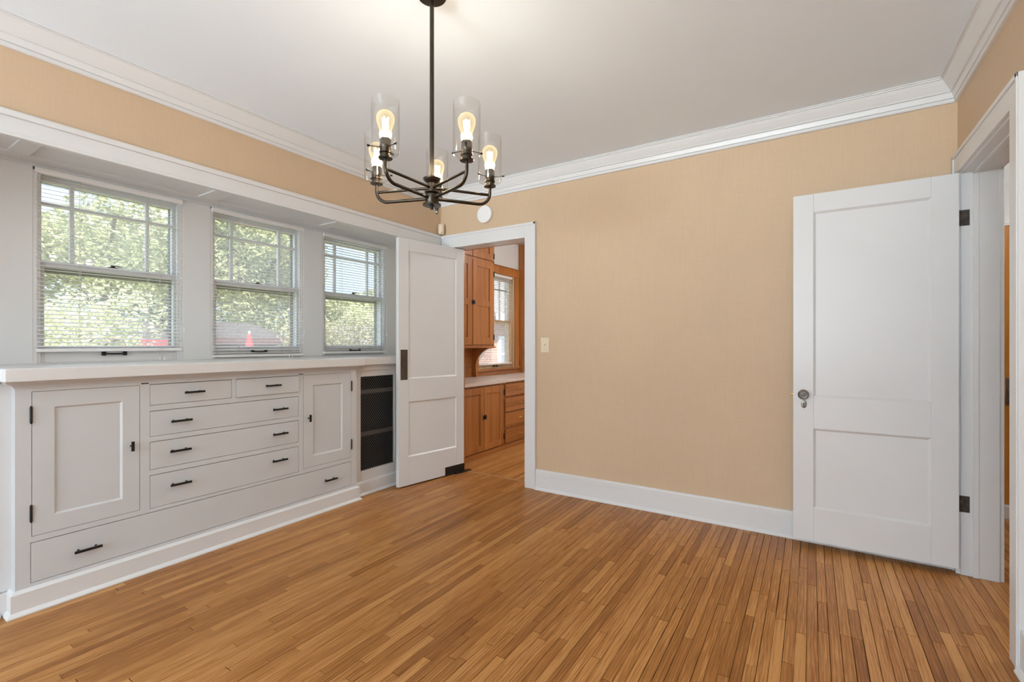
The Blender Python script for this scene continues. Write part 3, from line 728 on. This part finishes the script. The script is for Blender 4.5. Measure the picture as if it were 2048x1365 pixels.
ring = lambda y_, g_: [(-0.037+math.cos(2*math.pi*i/n)*(0.0145-g_), y_, 0.824+math.sin(2*math.pi*i/n)*(0.023-g_)*(1.0 if math.sin(2*math.pi*i/n) < 0 else 1.02)) for i in range(n)]
e.loft([ring(YD, 0), ring(YD-0.0025, 0.0005), ring(YD-0.0035, 0.003)])
es = obj('key_escutcheon', e, M['nickel'], D2, smooth=True)
obj('keyhole', MB().cyl((-0.037, YD-0.003, 0.829), (-0.037, YD-0.0042, 0.829), 0.004, n=12).box(-0.0387, -0.0353, YD-0.0042, YD-0.003, 0.814, 0.829), M['dark'], es)
obj('latch_bolt', MB().cyl((-0.0905, YD+0.0175, 0.878), (-0.1015, YD+0.0175, 0.878), 0.007, 0.005, n=10), M['brass'], D2, label='brass latch bolt')
for za, zb in ((1.770, 1.850), (0.320, 0.402)):
    h_ = MB().box(0.628, 0.672, OPEN_R[1]-0.0025, OPEN_R[1], za, zb)
    hh = obj('hinge', h_, M['hinge'], D2, label='dark worn butt hinge')
    obj('hinge_pin', MB().cyl((0.6285, OPEN_R[1]-0.006, za), (0.6285, OPEN_R[1]-0.006, zb), 0.0055, n=10), M['hinge'], hh)

# ------------------------------------------------------------------ chandelier
CX, CYY = -1.255, 1.388
CH = thing('chandelier', 'five-light dark bronze chandelier with clear glass cylinder shades', 'chandelier', (CX, CYY, H))
P3 = lambda r, z: (r, z)
obj('canopy', MB().lathe((CX, CYY, 0), [(0.0005,H),(0.057,H),(0.057,H-0.020),(0.055,H-0.023),(0.012,H-0.0245),(0.011,H-0.036),(0.0005,H-0.036)], 40), M['bronze'], CH, smooth=True)
obj('rod', MB().cyl((CX, CYY, 1.80), (CX, CYY, H-0.02), 0.0085, n=16), M['bronze'], CH, smooth=True)
hubp = [(0.0005,1.713),(0.0355,1.713),(0.0355,1.7185),(0.026,1.7205),(0.026,1.727),(0.0265,1.728),(0.0265,1.755),(0.021,1.757),(0.019,1.760),(0.028,1.763),(0.028,1.767),(0.018,1.771),(0.0175,1.800),(0.028,1.807),(0.034,1.815),(0.0345,1.819),(0.0005,1.8195)]
hub = obj('hub', MB().lathe((CX, CYY, 0), hubp, 36), M['bronze'], CH, smooth=True)
obj('finial', MB().cyl((CX, CYY, 1.699), (CX, CYY, 1.714), 0.007, n=14), M['black'], hub, smooth=True)
obj('toggle', MB().cyl((CX+0.006, CYY+0.004, 1.708), (CX+0.016, CYY+0.010, 1.684), 0.0035, 0.0045, n=12), M['nickel'], hub, smooth=True)
fw = Vector((-SY, CY, 0)); rt = Vector((CY, SY, 0))
RAD = 0.240
for k in range(5):
    a = R(72*k-4); d = fw*math.cos(a) + rt*math.sin(a); e_ = Vector((0,0,1)).cross(d); c0 = Vector((CX, CYY, 0))
    P = lambda r, z: c0 + d*r + Vector((0,0,z))
    path = [P(0.018, 1.741), P(0.10, 1.741)]
    for i in range(9):
        t = math.pi/2*i/8; path.append(P(RAD-0.048+0.048*math.sin(t), 1.741+0.048-0.048*math.cos(t)))
    path.append(P(RAD, 1.822))
    arm = obj('arm', MB().tube(path, 0.0066, 12), M['bronze'], CH, smooth=True)
    obj('strut', MB().cyl(P(0.016, 1.783), P(RAD-0.004, 1.783), 0.0056, n=12), M['bronze'], arm, smooth=True)
    q = P(RAD, 0)
    sk = MB().lathe(q, [(0.0005,1.8175),(0.0245,1.8175),(0.0245,1.822),(0.018,1.824),(0.018,1.834),(0.0215,1.836),(0.0215,1.841),(0.019,1.8425),(0.0195,1.858),(0.0205,1.860),(0.0195,1.862),(0.0195,1.884),(0.017,1.887),(0.0005,1.887)], 28)
    so_ = obj('socket', sk, M['bronze'], CH, smooth=True)
    for s_ in range(3):
        an = a + R(38+120*s_); dd = fw*math.cos(an) + rt*math.sin(an); pz = q + Vector((0,0,1.856))
        obj('thumb_screw', MB().cyl(pz+dd*0.018, pz+dd*0.055, 0.0016, n=8).cyl(pz+dd*0.0525, pz+dd*0.062, 0.0040, n=10), M['black'], so_, smooth=True)
    ro_, ri_ = 0.0485, 0.0468
    gsh = MB(); n = 40
    rg = lambda r, z: [q + Vector((math.cos(2*math.pi*i/n)*r, math.sin(2*math.pi*i/n)*r, z)) for i in range(n)]
    gsh.loft([rg(0.022, 1.8385), rg(ro_-0.004, 1.8365), rg(ro_, 1.841), rg(ro_, 2.020), rg((ro_+ri_)/2, 2.0215), rg(ri_, 2.020), rg(ri_, 1.842), rg(ro_-0.005, 1.8385)], cap=False)
    obj('glass_shade', gsh, M['shade'], CH, smooth=True, label='clear glass cylinder shade')
    bprof = [(0.012,1.880),(0.0135,1.892),(0.0175,1.908),(0.0245,1.928),(0.0300,1.945),(0.0315,1.957),(0.0295,1.968),(0.0235,1.977),(0.0145,1.983),(0.0005,1.985)]
    bl = obj('bulb', MB().lathe(q, bprof, 24, cap=False), M['bulb'], CH, smooth=True, label='glowing teardrop filament bulb')
    fl = MB()
    for i in range(4):
        t = math.pi/2*i + 0.4; v = Vector((math.cos(t), math.sin(t), 0))
        fl.cyl(q+v*0.005+Vector((0,0,1.896)), q+v*0.0095+Vector((0,0,1.960)), 0.0030, n=8)
    obj('filament', fl, M['filament'], bl)
    ld = bpy.data.lights.new('bulb_light', 'POINT'); ld.energy = 3.5; ld.color = (1.0, 0.94, 0.86); ld.shadow_soft_size = 0.022
    lo_ = bpy.data.objects.new('bulb_light', ld); col.objects.link(lo_); lo_.location = q+Vector((0,0,1.93))

# ------------------------------------------------------------------ small wall fittings
SW = thing('light_switch', 'ivory light switch plate on the tan wall beside the kitchen casing', 'light switch', (-1.797, YB, 1.164))
obj('cover_plate', MB().box(-1.835, -1.759, YB-0.006, YB, 1.104, 1.224), M['ivory'], SW, bevel=0.003)
obj('toggle', MB().box(-1.802, -1.792, YB-0.0075, YB-0.0055, 1.150, 1.178).loft([[(-1.8015,YB-0.006,1.158),(-1.7925,YB-0.006,1.158),(-1.7925,YB-0.006,1.170),(-1.8015,YB-0.006,1.170)], [(-1.800,YB-0.017,1.168),(-1.794,YB-0.017,1.168),(-1.794,YB-0.017,1.174),(-1.800,YB-0.017,1.174)]]), M['ivory'], SW)
SD = thing('smoke_detector', 'round white disc alarm high on the tan wall near the kitchen doorway', 'alarm', (-2.379, YB, 2.292))
obj('housing', MB().lathe((-2.379, YB, 2.291), [(0.070,0),(0.074,0.010),(0.075,0.026),(0.073,0.030),(0.060,0.032),(0.0005,0.033)], 40, (0,-1,0), cap=False), M['plastic'], SD, smooth=True)
obj('mounting_ring', MB().lathe((-2.379, YB, 2.291), [(0.071,0.0),(0.071,0.006),(0.068,0.007)], 40, (0,-1,0)), M['plastic'], SD)
SN = thing('motion_sensor', 'small ivory motion sensor sitting in the corner above the rail', 'sensor', (XL+0.03, YB-0.03, 2.17))
cxs, cys = XL+0.036, YB-0.036
sn = MB().lathe((cxs, cys, 2.174), [(0.0005,0),(0.024,0),(0.027,0.006),(0.029,0.03),(0.029,0.086),(0.027,0.090),(0.0005,0.090)], 20)
obj('housing', sn, M['ivory'], SN, smooth=True)
obj('lens', MB().cyl((cxs+0.018, cys-0.018, 2.186), (cxs+0.0215, cys-0.0215, 2.186), 0.005, n=10), M['nickel'], SN)
obj('sensor_wire', MB().cyl((XL+0.006, YB-0.006, 2.262), (XL+0.006, YB-0.006, H-0.118), 0.003, n=8), M['ivory'], None, 'thin ivory wire running up the wall corner to the ceiling', 'wire')

# ------------------------------------------------------------------ kitchen
struct('wall_kitchen', MB().box(XO, -0.40, 7.05, 7.2, 0, H).box(-0.40, -0.27, YB+WT, 7.2, 0, H), M['greywall'], 'pale kitchen walls beyond the doorway', 'wall')
KX = -2.89
def kdoor(parent, y0, y1, z0, z1, pans, x=KX, mat='pine'):
    m = MB(); u0, u1 = pans[0][0], pans[0][1]
    m.box(x-0.004, x+0.016, y0, u0, z0, z1).box(x-0.004, x+0.016, u1, y1, z0, z1)
    zc = z0
    for p in sorted(pans, key=lambda q: q[2]): m.box(x-0.004, x+0.016, u0, u1, zc, p[2]); zc = p[3]
    m.box(x-0.004, x+0.016, u0, u1, zc, z1)
    d = obj('cabinet_door', m, M[mat], parent, bevel=0.0015)
    for p in pans: obj('panel', MB().box(x-0.003, x+0.006, p[0], p[1], p[2], p[3]), M[mat], d)
    return d
def khinge(d, x, y, zc): obj('hinge', MB().box(x+0.016, x+0.0195, y-0.010, y+0.010, zc-0.028, zc+0.028).cyl((x+0.019, y, zc-0.034), (x+0.019, y, zc+0.034), 0.004, n=8), M['black'], d)
def klatch(d, x, y, z):
    obj('latch', MB().box(x+0.016, x+0.022, y-0.024, y+0.030, z-0.022, z+0.022).cyl((x+0.02, y-0.006, z), (x+0.040, y-0.006, z), 0.007, 0.010, n=12), M['black'], d, label='black cupboard latch')
K1 = thing('pantry_base_cabinet', 'varnished pine base cabinet with two panelled doors under the cream counter', 'cabinet', (-3.15, 3.95, 0))
obj('carcass', MB().box(XO+0.005, KX-0.005, 3.475, 4.366, 0.01, 0.742), M['pine'], K1)
obj('base_board', MB().box(KX-0.005, KX+0.020, 3.475, 4.366, 0.0, 0.052), M['pineh'], K1, bevel=0.002)
d1 = kdoor(K1, 3.610, 3.976, 0.062, 0.722, [(3.672, 3.914, 0.124, 0.652)])
d2 = kdoor(K1, 3.983, 4.346, 0.062, 0.722, [(4.036, 4.278, 0.130, 0.652)])
klatch(d2, KX, 3.985, 0.408)
for zc in (0.64, 0.15): khinge(d2, KX, 4.352, zc)
K2 = thing('pantry_drawer_unit', 'varnished pine unit of four brass-knobbed drawers under the cream counter', 'drawer unit', (-3.15, 4.62, 0))
obj('carcass', MB().box(XO+0.005, KX-0.005, 4.368, 4.890, 0.01, 0.742), M['pine'], K2)
obj('base_board', MB().box(KX-0.005, KX+0.020, 4.368, 4.890, 0.0, 0.052), M['pineh'], K2, bevel=0.002)
for (z0, z1, zk) in ((0.586, 0.718, 0.652), (0.413, 0.564, 0.487), (0.246, 0.396, 0.317), (0.058, 0.216, 0.136)):
    d = obj('drawer', MB().box(KX-0.005, KX+0.014, 4.390, 4.868, z0, z1), M['pineh'], K2, bevel=0.003)
    obj('knob', MB().lathe((KX+0.014, 4.690, zk), [(0.014,0),(0.013,0.003),(0.006,0.005),(0.0055,0.014),(0.013,0.019),(0.0145,0.024),(0.010,0.029),(0.0005,0.031)], 16, (1,0,0)), M['brass'], d, smooth=True, label='brass drawer knob')
K3 = thing('pantry_base_cabinet', 'varnished pine base cabinet with plain doors beyond the drawers', 'cabinet', (-3.15, 5.6, 0))
obj('carcass', MB().box(XO+0.005, KX-0.005, 4.892, 6.90, 0.01, 0.742), M['pine'], K3)
for a in (4.91, 5.41, 5.91, 6.41): kdoor(K3, a, a+0.48, 0.062, 0.722, [(a+0.06, a+0.42, 0.13, 0.652)])
wt = MB().box(XO+0.002, -2.862, 3.460, 4.395, 0.742, 0.777).box(XO+0.002, -2.868, 4.396, 6.90, 0.745, 0.775)
obj('pantry_counter', wt, M['counter'], None, 'cream laminate counter on the pine kitchen cabinets', 'counter', bevel=0.003)
UX = -3.13
def upper(yA, yB, doors, label, loc):
    U1 = thing('pantry_wall_cabinet', label, 'cabinet', loc)
    obj('carcass', MB().box(XO+0.004, UX-0.004, yA, yB, 1.143, H-0.004), M['pine'], U1)
    obj('face_frame', MB().box(UX-0.004, UX+0.003, yA, yB, 1.143, 1.165).box(UX-0.004, UX+0.003, yA, yB, 2.104, 2.132).box(UX-0.004, UX+0.003, yB-0.03, yB, 1.165, H-0.004), M['pine'], U1)
    obj('bottom_board', MB().box(XO+0.004, UX+0.022, yA, yB+0.006, 1.128, 1.145), M['pineh'], U1, bevel=0.002)
    for i, (a, b) in enumerate(doors):
        d = kdoor(U1, a, b, 1.166, 2.103, [(a+0.082, b-0.082, 1.248, 1.596), (a+0.082, b-0.082, 1.663, 2.034)], UX)
        if i == len(doors)-1:
            klatch(d, UX, a+0.004, 1.632)
            for zc in (1.98, 1.25): khinge(d, UX, b+0.004, zc)
        kd = kdoor(U1, a, b, 2.133, 2.50, [(a+0.082, b-0.082, 2.205, 2.43)], UX)
        if i == len(doors)-1: khinge(kd, UX, b+0.004, 2.19)
    return U1
def bracket(parent, ya, yb):
    pts = [(XO+0.01, 0.779), (-3.372, 0.779), (-3.380, 0.90)]
    for i in range(11):
        t = math.pi/2*i/10
        pts.append((-3.380+0.245*(1-math.cos(t)), 0.90+0.225*math.sin(t)))
    pts += [(UX, 1.128), (XO+0.01, 1.128)]
    obj('curved_bracket', MB().loft([[(a, ya, z) for a, z in pts], [(a, yb, z) for a, z in pts]]), M['pine'], parent)
Ua = upper(3.475, 4.528, [(3.49, 3.79), (3.795, 4.092), (4.102, 4.500)], 'tall varnished pine wall cabinet left of the kitchen window with black latch', (-3.29, 4.0, 1.143))
bracket(Ua, 4.506, 4.528)
obj('backsplash', MB().box(XO+0.002, XO+0.018, 3.475, 4.505, 0.779, 1.128), M['pineh'], Ua)
Ub = upper(5.590, 6.90, [(5.60, 6.02), (6.03, 6.45), (6.46, 6.88)], 'varnished pine wall cabinet on the far side of the kitchen window', (-3.29, 6.2, 1.143))
bracket(Ub, 5.590, 5.612)
obj('backsplash', MB().box(XO+0.002, XO+0.018, 5.613, 6.90, 0.779, 1.128), M['pineh'], Ub)
# kitchen window
ky0, ky1, kz0, kz1 = ks
W4 = thing('window_4', 'pine-framed kitchen sash window between the wall cabinets', 'window', (XO, (ky0+ky1)/2, kz0), kind='structure')
cs = MB().box(XO, XO+0.018, ky1+0.005, ky1+0.108, kz0-0.01, kz1+0.005).box(XO, XO+0.018, ky0-0.10, ky0-0.005, kz0-0.01, kz1+0.005).box(XO, XO+0.020, ky0-0.10, ky1+0.118, kz1+0.005, kz1+0.108).box(XO, XO+0.030, ky0-0.10, ky1+0.118, kz1+0.100, kz1+0.114)
obj('casing', cs, M['pine'], W4, bevel=0.002)
obj('window_sill', MB().box(XO-0.03, XO+0.045, ky0-0.10, ky1+0.118, kz0-0.022, kz0), M['pineh'], W4, bevel=0.003)
obj('apron', MB().box(XO, XO+0.018, ky0-0.10, ky1+0.118, 0.778, kz0-0.022), M['pineh'], W4)
jb = MB().box(XO-0.14, XO, ky0, ky0+0.02, kz0, kz1).box(XO-0.14, XO, ky1-0.02, ky1, kz0, kz1).box(XO-0.14, XO, ky0+0.02, ky1-0.02, kz1-0.02, kz1)
obj('window_frame', jb, wood('light_jamb_wood', (0.45,0.28,0.14), (0.66,0.46,0.27)), W4)
lw_ = MB().box(XO-0.06, XO-0.03, ky0+0.02, ky0+0.065, kz0, 1.49).box(XO-0.06, XO-0.03, ky1-0.065, ky1-0.02, kz0, 1.49).box(XO-0.06, XO-0.03, ky0+0.065, ky1-0.065, kz0, kz0+0.055).box(XO-0.06, XO-0.03, ky0+0.065, ky1-0.065, 1.455, 1.49)
l_ = obj('lower_sash', lw_, wood('light_sash_wood', (0.50,0.33,0.18), (0.70,0.51,0.32)), W4)
obj('pane', MB().box(XO-0.047, XO-0.044, ky0+0.06, ky1-0.06, kz0+0.05, 1.46), M['glass'], l_)
obj('sash_lift', MB().box(XO-0.03, XO-0.018, 5.01, 5.03, kz0+0.015, kz0+0.035).box(XO-0.03, XO-0.018, 5.09, 5.11, kz0+0.015, kz0+0.035).cyl((XO-0.018, 5.01, kz0+0.025), (XO-0.018, 5.11, kz0+0.025), 0.005), M['black'], l_)
up_ = MB().box(XO-0.095, XO-0.065, ky0+0.02, ky0+0.06, 1.455, kz1-0.02).box(XO-0.095, XO-0.065, ky1-0.06, ky1-0.02, 1.455, kz1-0.02).box(XO-0.095, XO-0.065, ky0+0.06, ky1-0.06, 1.455, 1.49).box(XO-0.095, XO-0.065, ky0+0.06, ky1-0.06, kz1-0.07, kz1-0.02)
u_ = obj('upper_sash', up_, M['white'], W4)
obj('muntin', MB().box(XO-0.09, XO-0.07, ky0+0.06, ky1-0.06, 1.89, 1.905), M['storm'], u_)
obj('muntin', MB().box(XO-0.09, XO-0.07, 5.22, 5.24, 1.49, kz1-0.07), M['white'], u_)
obj('pane', MB().box(XO-0.0815, XO-0.0785, ky0+0.055, ky1-0.055, 1.485, kz1-0.065), M['glass'], u_)
blind(ky0+0.012, ky1-0.050, kz1-0.006, kz0+0.045, R(-3), 'white mini blind on the pine-framed kitchen window', None, xc=XO-0.006, cords=(0.15, 0.60), pull=False)

# ------------------------------------------------------------------ hall beyond the right doorway
YH = 4.47
HX0, HX1 = 0.43, 1.205
wh = MB().box(XR, 2.4, YH, YH+0.12, 2.005, H).box(HX1, 2.4, YH, YH+0.12, 0, 2.005)
wh.box(2.3, 2.42, YN, YH, 0, H).box(XR, XR+WT, YB+WT, YH, 0, H)
struct('wall_hall', wh, M['greywall'], 'pale grey hall wall above the amber wooden door', 'wall')
struct('trim_13', MB().box(XR+WT, HX1+0.09, YH-0.02, YH, 1.978, 2.030).box(HX1, HX1+0.09, YH-0.02, YH, 0, 1.978), M['white'], 'white casing around the amber hall door', 'door casing', bevel=0.002)
struct('trim_14', MB().box(XR+WT, HX1, YH-0.05, YH+0.12, 0, 0.086), M['white'], 'white raised sill under the amber hall door', 'door sill', bevel=0.004)
D3 = thing('door_3', 'amber varnished wooden door at the end of the hall', 'door', (0.99, YH, 0.09), kind='structure')
hx0 = XR+WT+0.004
dm = MB().box(hx0, hx0+0.03, YH, YH+0.04, 0.088, 1.976).box(1.097, HX1-0.003, YH, YH+0.04, 0.088, 1.976)
zc = 0.088
for a, b in ((0.291, 0.709), (0.878, 1.888)): dm.box(hx0+0.03, 1.097, YH, YH+0.04, zc, a); zc = b
dm.box(hx0+0.03, 1.097, YH, YH+0.04, zc, 1.976)
obj('door_frame', dm, M['amber'], D3, bevel=0.002)
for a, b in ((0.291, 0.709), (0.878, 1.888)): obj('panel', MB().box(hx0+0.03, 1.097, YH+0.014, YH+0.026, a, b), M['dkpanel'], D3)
hp = obj('lock_plate', MB().box(1.107, 1.148, YH-0.004, YH, 0.760, 0.945), M['nickel'], D3, bevel=0.001, label='nickel lock plate')
obj('knob', MB().lathe((1.127, YH-0.004, 0.868), [(0.016,0),(0.009,0.004),(0.008,0.03),(0.022,0.038),(0.026,0.050),(0.018,0.062),(0.0005,0.065)], 20, (0,-1,0)), M['nickel'], hp, smooth=True)
def dome(name, x, y, label, glow='kitchenfill'):  # out-of-view domes added to brighten the hall and the kitchen
    L = thing(name, label, 'fill light', (x, y, H))
    obj('base', MB().lathe((x, y, H), [(0.0005,0),(0.15,0),(0.15,-0.02),(0.0005,-0.02)], 28), M['plastic'], L)
    obj('shade', MB().lathe((x, y, H-0.02), [(0.145,0),(0.13,-0.04),(0.09,-0.075),(0.04,-0.09),(0.0005,-0.092)], 28), M[glow], L, smooth=True)
dome('fill_dome', 1.45, 3.3, 'unseen glowing dome added on the hall ceiling as fill light', 'hallfill')
dome('fill_dome', -1.7, 5.0, 'unseen glowing dome added on the kitchen ceiling as fill light')

# unseen window added behind the viewer to let the fill lights in
W5 = thing('window_5', 'unseen broad triple window added behind the viewer for the fill lights', 'window', (-1.2, YN, 0.55), kind='structure')
wf = MB().box(-2.75, 0.35, YN-0.10, YN-0.02, 0.55, 0.60).box(-2.75, 0.35, YN-0.10, YN-0.02, 2.29, 2.34)
for a in (-2.75, -1.74, -0.73, 0.30): wf.box(a, a+0.05, YN-0.10, YN-0.02, 0.60, 2.29)
obj('window_frame', wf, M['white'], W5)
for a in (-2.70, -1.69, -0.68): obj('pane', MB().box(a, a+0.96, YN-0.062, YN-0.058, 0.60, 2.29), M['glass'], W5)

# ------------------------------------------------------------------ outdoors
GZ = -1.2
struct('ground', MB().box(-70, XO-0.14, -40, 70, GZ-0.2, GZ), M['grass'], 'sunlit lawn outside the windows', 'lawn')
def leaves(mb_t, center, rad, n, size, seed, squash=1.0, clumps=14, keep=None):
    r = random.Random(seed); v, f, tn = [], [], []
    cl = []
    for i in range(clumps):
        while True:
            p = Vector((r.uniform(-1,1), r.uniform(-1,1), r.uniform(-1,1)))
            if p.length <= 1: break
        cl.append((p*0.75, r.uniform(0.28, 0.5), r.uniform(0, 0.5)))
    for i in range(n):
        c, cr, ct = r.choice(cl)
        p = c + Vector((r.gauss(0,1), r.gauss(0,1), r.gauss(0,1))).normalized()*cr*(r.random()**0.45)
        p = Vector((p.x*rad, p.y*rad, p.z*rad*squash)) + Vector(center)
        if p.z < GZ+0.15: continue
        s = size*r.uniform(0.6, 1.35)
        q = Euler((r.uniform(0,6.28), r.uniform(-1.0,1.0), r.uniform(0,6.28))).to_matrix()
        k = len(v)
        for a, b, h_ in ((-1,0,0), (-0.1,-0.42,0.1), (1,0,0), (-0.1,0.42,0.1)): v.append(tuple(p + q @ Vector((a*s, b*s, h_*s))))
        f.append((k,k+1,k+2,k+3)); t_ = min(1, max(0, 0.25+ct+r.uniform(-0.25,0.35))); tn += [t_]*4
    m = bpy.data.meshes.new('crown'); m.from_pydata(v, [], f)
    a = m.attributes.new('tone', 'FLOAT', 'POINT'); a.data.foreach_set('value', tn)
    return m
def tree(name, label, x, y, zc, rad, n, size, mat, seed, squash=1.0, clumps=14, trunk=0.12, group=None):
    T = thing(name, label, 'tree', (x, y, GZ), group)
    r = random.Random(seed+99)
    tk = MB().tube([(x, y, GZ), (x+0.05, y-0.04, GZ+0.6*(zc-GZ)), (x-0.04, y+0.06, zc+0.2*rad)], trunk, 10)
    to = obj('trunk', tk, M['bark'], T, smooth=True)
    for i in range(5):
        a = r.uniform(0, 6.28); zb = GZ + (zc-GZ)*r.uniform(0.5, 0.9)
        obj('branch', MB().tube([(x, y, zb), (x+math.cos(a)*rad*0.3, y+math.sin(a)*rad*0.3, zb+0.35*rad), (x+math.cos(a)*rad*0.65, y+math.sin(a)*rad*0.65, zb+0.55*rad)], trunk*0.35, 7), M['bark'], to)
    m = leaves(None, (x, y, zc), rad, n, size, seed, squash, clumps); m.materials.append(M[mat])
    obj('crown', m, M[mat], T, kind='stuff')
tree('leafy_tree', 'pale yellow-green tree filling the window nearest the counter end', -10.2, 2.05, 0.95, 1.85, 26000, 0.055, 'leaf1', 1, 0.78, 22)
tree('leafy_tree', 'tall hazy tree rising behind the pale yellow-green one', -27.0, 8.2, 4.6, 4.6, 14000, 0.17, 'leaf2', 2, 0.9, 16, 0.2)
tree('leafy_tree', 'broad mid-green tree behind the maroon garage', -18.5, 9.7, 4.4, 3.3, 26000, 0.105, 'leaf2', 3, 1.15, 22, 0.16)
tree('garden_shrub', 'bushy olive shrub in front of the white garage', -8.3, 6.15, 0.95, 1.1, 15000, 0.040, 'leaf3', 4, 1.1, 16, 0.05)
tree('leafy_tree', 'small yellow-green tree at the corner of the maroon garage', -16.6, 13.5, 1.6, 1.3, 6000, 0.07, 'leaf1', 5, 1.1, 10, 0.07)
tree('leafy_tree', 'distant tree low over the far garage roofs', -30.0, 24.0, 2.8, 3.4, 8000, 0.20, 'leaf2', 6, 0.9, 12, 0.2)
tree('garden_shrub', 'rounded shrub in front of the red shed', -7.3, 1.9, -0.35, 0.70, 7000, 0.036, 'leaf1', 9, 0.9, 10, 0.04)

def house(name, label, cat, x0, x1, y0, y1, zt, ridge, wall, roofm, axis='x', over=0.3, wins=(), doors=(), trim='siding'):
    T = thing(name, label, cat, ((x0+x1)/2, (y0+y1)/2, GZ))
    wv = MB().box(x0, x1, y0, y1, GZ, zt)
    yc, xc = (y0+y1)/2, (x0+x1)/2
    if axis == 'x': wv.loft([[(x0, y0, zt), (x0, y1, zt), (x0, yc, ridge-0.1)], [(x1, y0, zt), (x1, y1, zt), (x1, yc, ridge-0.1)]])
    else: wv.loft([[(x0, y0, zt), (x1, y0, zt), (xc, y0, ridge-0.1)], [(x0, y1, zt), (x1, y1, zt), (xc, y1, ridge-0.1)]])
    obj('wall', wv, M[wall], T)
    rf = MB(); fa = MB()
    if axis == 'x':
        sl = (ridge-zt)/(yc-y0)
        for s_ in (-1, 1):
            ye = yc + s_*((y1-y0)/2+over); ze = zt - sl*over
            rf.loft([[(xx, yc, ridge), (xx, ye, ze), (xx, ye, ze-0.08), (xx, yc, ridge-0.08)] for xx in (x0-over, x1+over)])
            fa.loft([[(xx, yc, ridge+0.01), (xx, ye, ze+0.01), (xx, ye, ze-0.20), (xx, yc, ridge-0.20)] for xx in (x1+over, x1+over+0.04)])
    else:
        sl = (ridge-zt)/(xc-x0)
        for s_ in (-1, 1):
            xe = xc + s_*((x1-x0)/2+over); ze = zt - sl*over
            rf.loft([[(xc, yy, ridge), (xe, yy, ze), (xe, yy, ze-0.08), (xc, yy, ridge-0.08)] for yy in (y0-over, y1+over)])
            fa.box(xe, xe+0.03*s_, y0-over, y1+over, ze-0.16, ze)
    obj('roof', rf, M[roofm], T); obj('fascia', fa, M[trim], T)
    for (fx, ya, yb, za, zb) in wins:
        wf_ = obj('window', MB().box(fx, fx+0.06, ya-0.07, yb+0.07, za-0.07, zb+0.07), M['siding'], T)
        obj('pane', MB().box(fx+0.06, fx+0.065, ya, yb, za, zb), M['garage'], wf_)
        obj('sash_bar', MB().box(fx+0.065, fx+0.075, ya, yb, (za+zb)/2-0.025, (za+zb)/2+0.025).box(fx+0.065, fx+0.075, (ya+yb)/2-0.02, (ya+yb)/2+0.02, za, zb), M['siding'], wf_)
    for (fx, ya, yb, za, zb) in doors: obj('garage_door', MB().box(fx, fx+0.05, ya, yb, za, zb), M['garage'], T)
house('garage', 'low white garage with a grey shingled gable roof', 'garage', -15.0, -10.5, 8.6, 11.8, 0.97, 1.76, 'siding', 'roof', 'x', 0.28)
house('garage', 'dark maroon garage with blue-grey doors behind the red umbrella', 'garage', -15.0, -11.6, 5.55, 7.15, 1.35, 1.75, 'maroon', 'dkroof', 'y', 0.12, doors=((-11.6, 5.75, 6.25, GZ, 0.95), (-11.6, 6.4, 7.0, GZ, 0.95)), trim='maroon')
house('shed', 'red painted shed half hidden by the pale tree', 'shed', -15.6, -13.2, 3.5, 5.05, 1.35, 1.75, 'redshed', 'dkroof', 'y', 0.2, trim='redshed')
house('brick_house', 'red brick house with white windows seen from the kitchen window', 'house', -9.6, -6.5, 9.3, 18.0, 2.3, 3.9, 'brick', 'roof', 'y', 0.4, wins=((-6.5, 9.62, 10.02, 0.55, 1.30), (-6.5, 10.25, 10.65, 0.55, 1.30), (-6.5, 12.5, 13.3, 0.4, 1.5)))
UMB = thing('patio_umbrella', 'closed red patio umbrella standing before the maroon garage', 'umbrella', (-9.0, 4.86, GZ))
ux, uy = -9.0, 4.86
obj('pole', MB().cyl((ux, uy, GZ), (ux, uy, 1.42), 0.022, n=10), M['siding'], UMB)
obj('canopy', MB().lathe((ux, uy, 0), [(0.06,-0.35),(0.135,-0.28),(0.125,0.3),(0.10,0.75),(0.105,0.85),(0.07,1.15),(0.02,1.38),(0.002,1.40)], 14), M['umb'], UMB)
obj('base', MB().lathe((ux, uy, GZ), [(0.0005,0),(0.25,0),(0.25,0.06),(0.05,0.10),(0.0005,0.10)], 20), M['storm'], UMB)
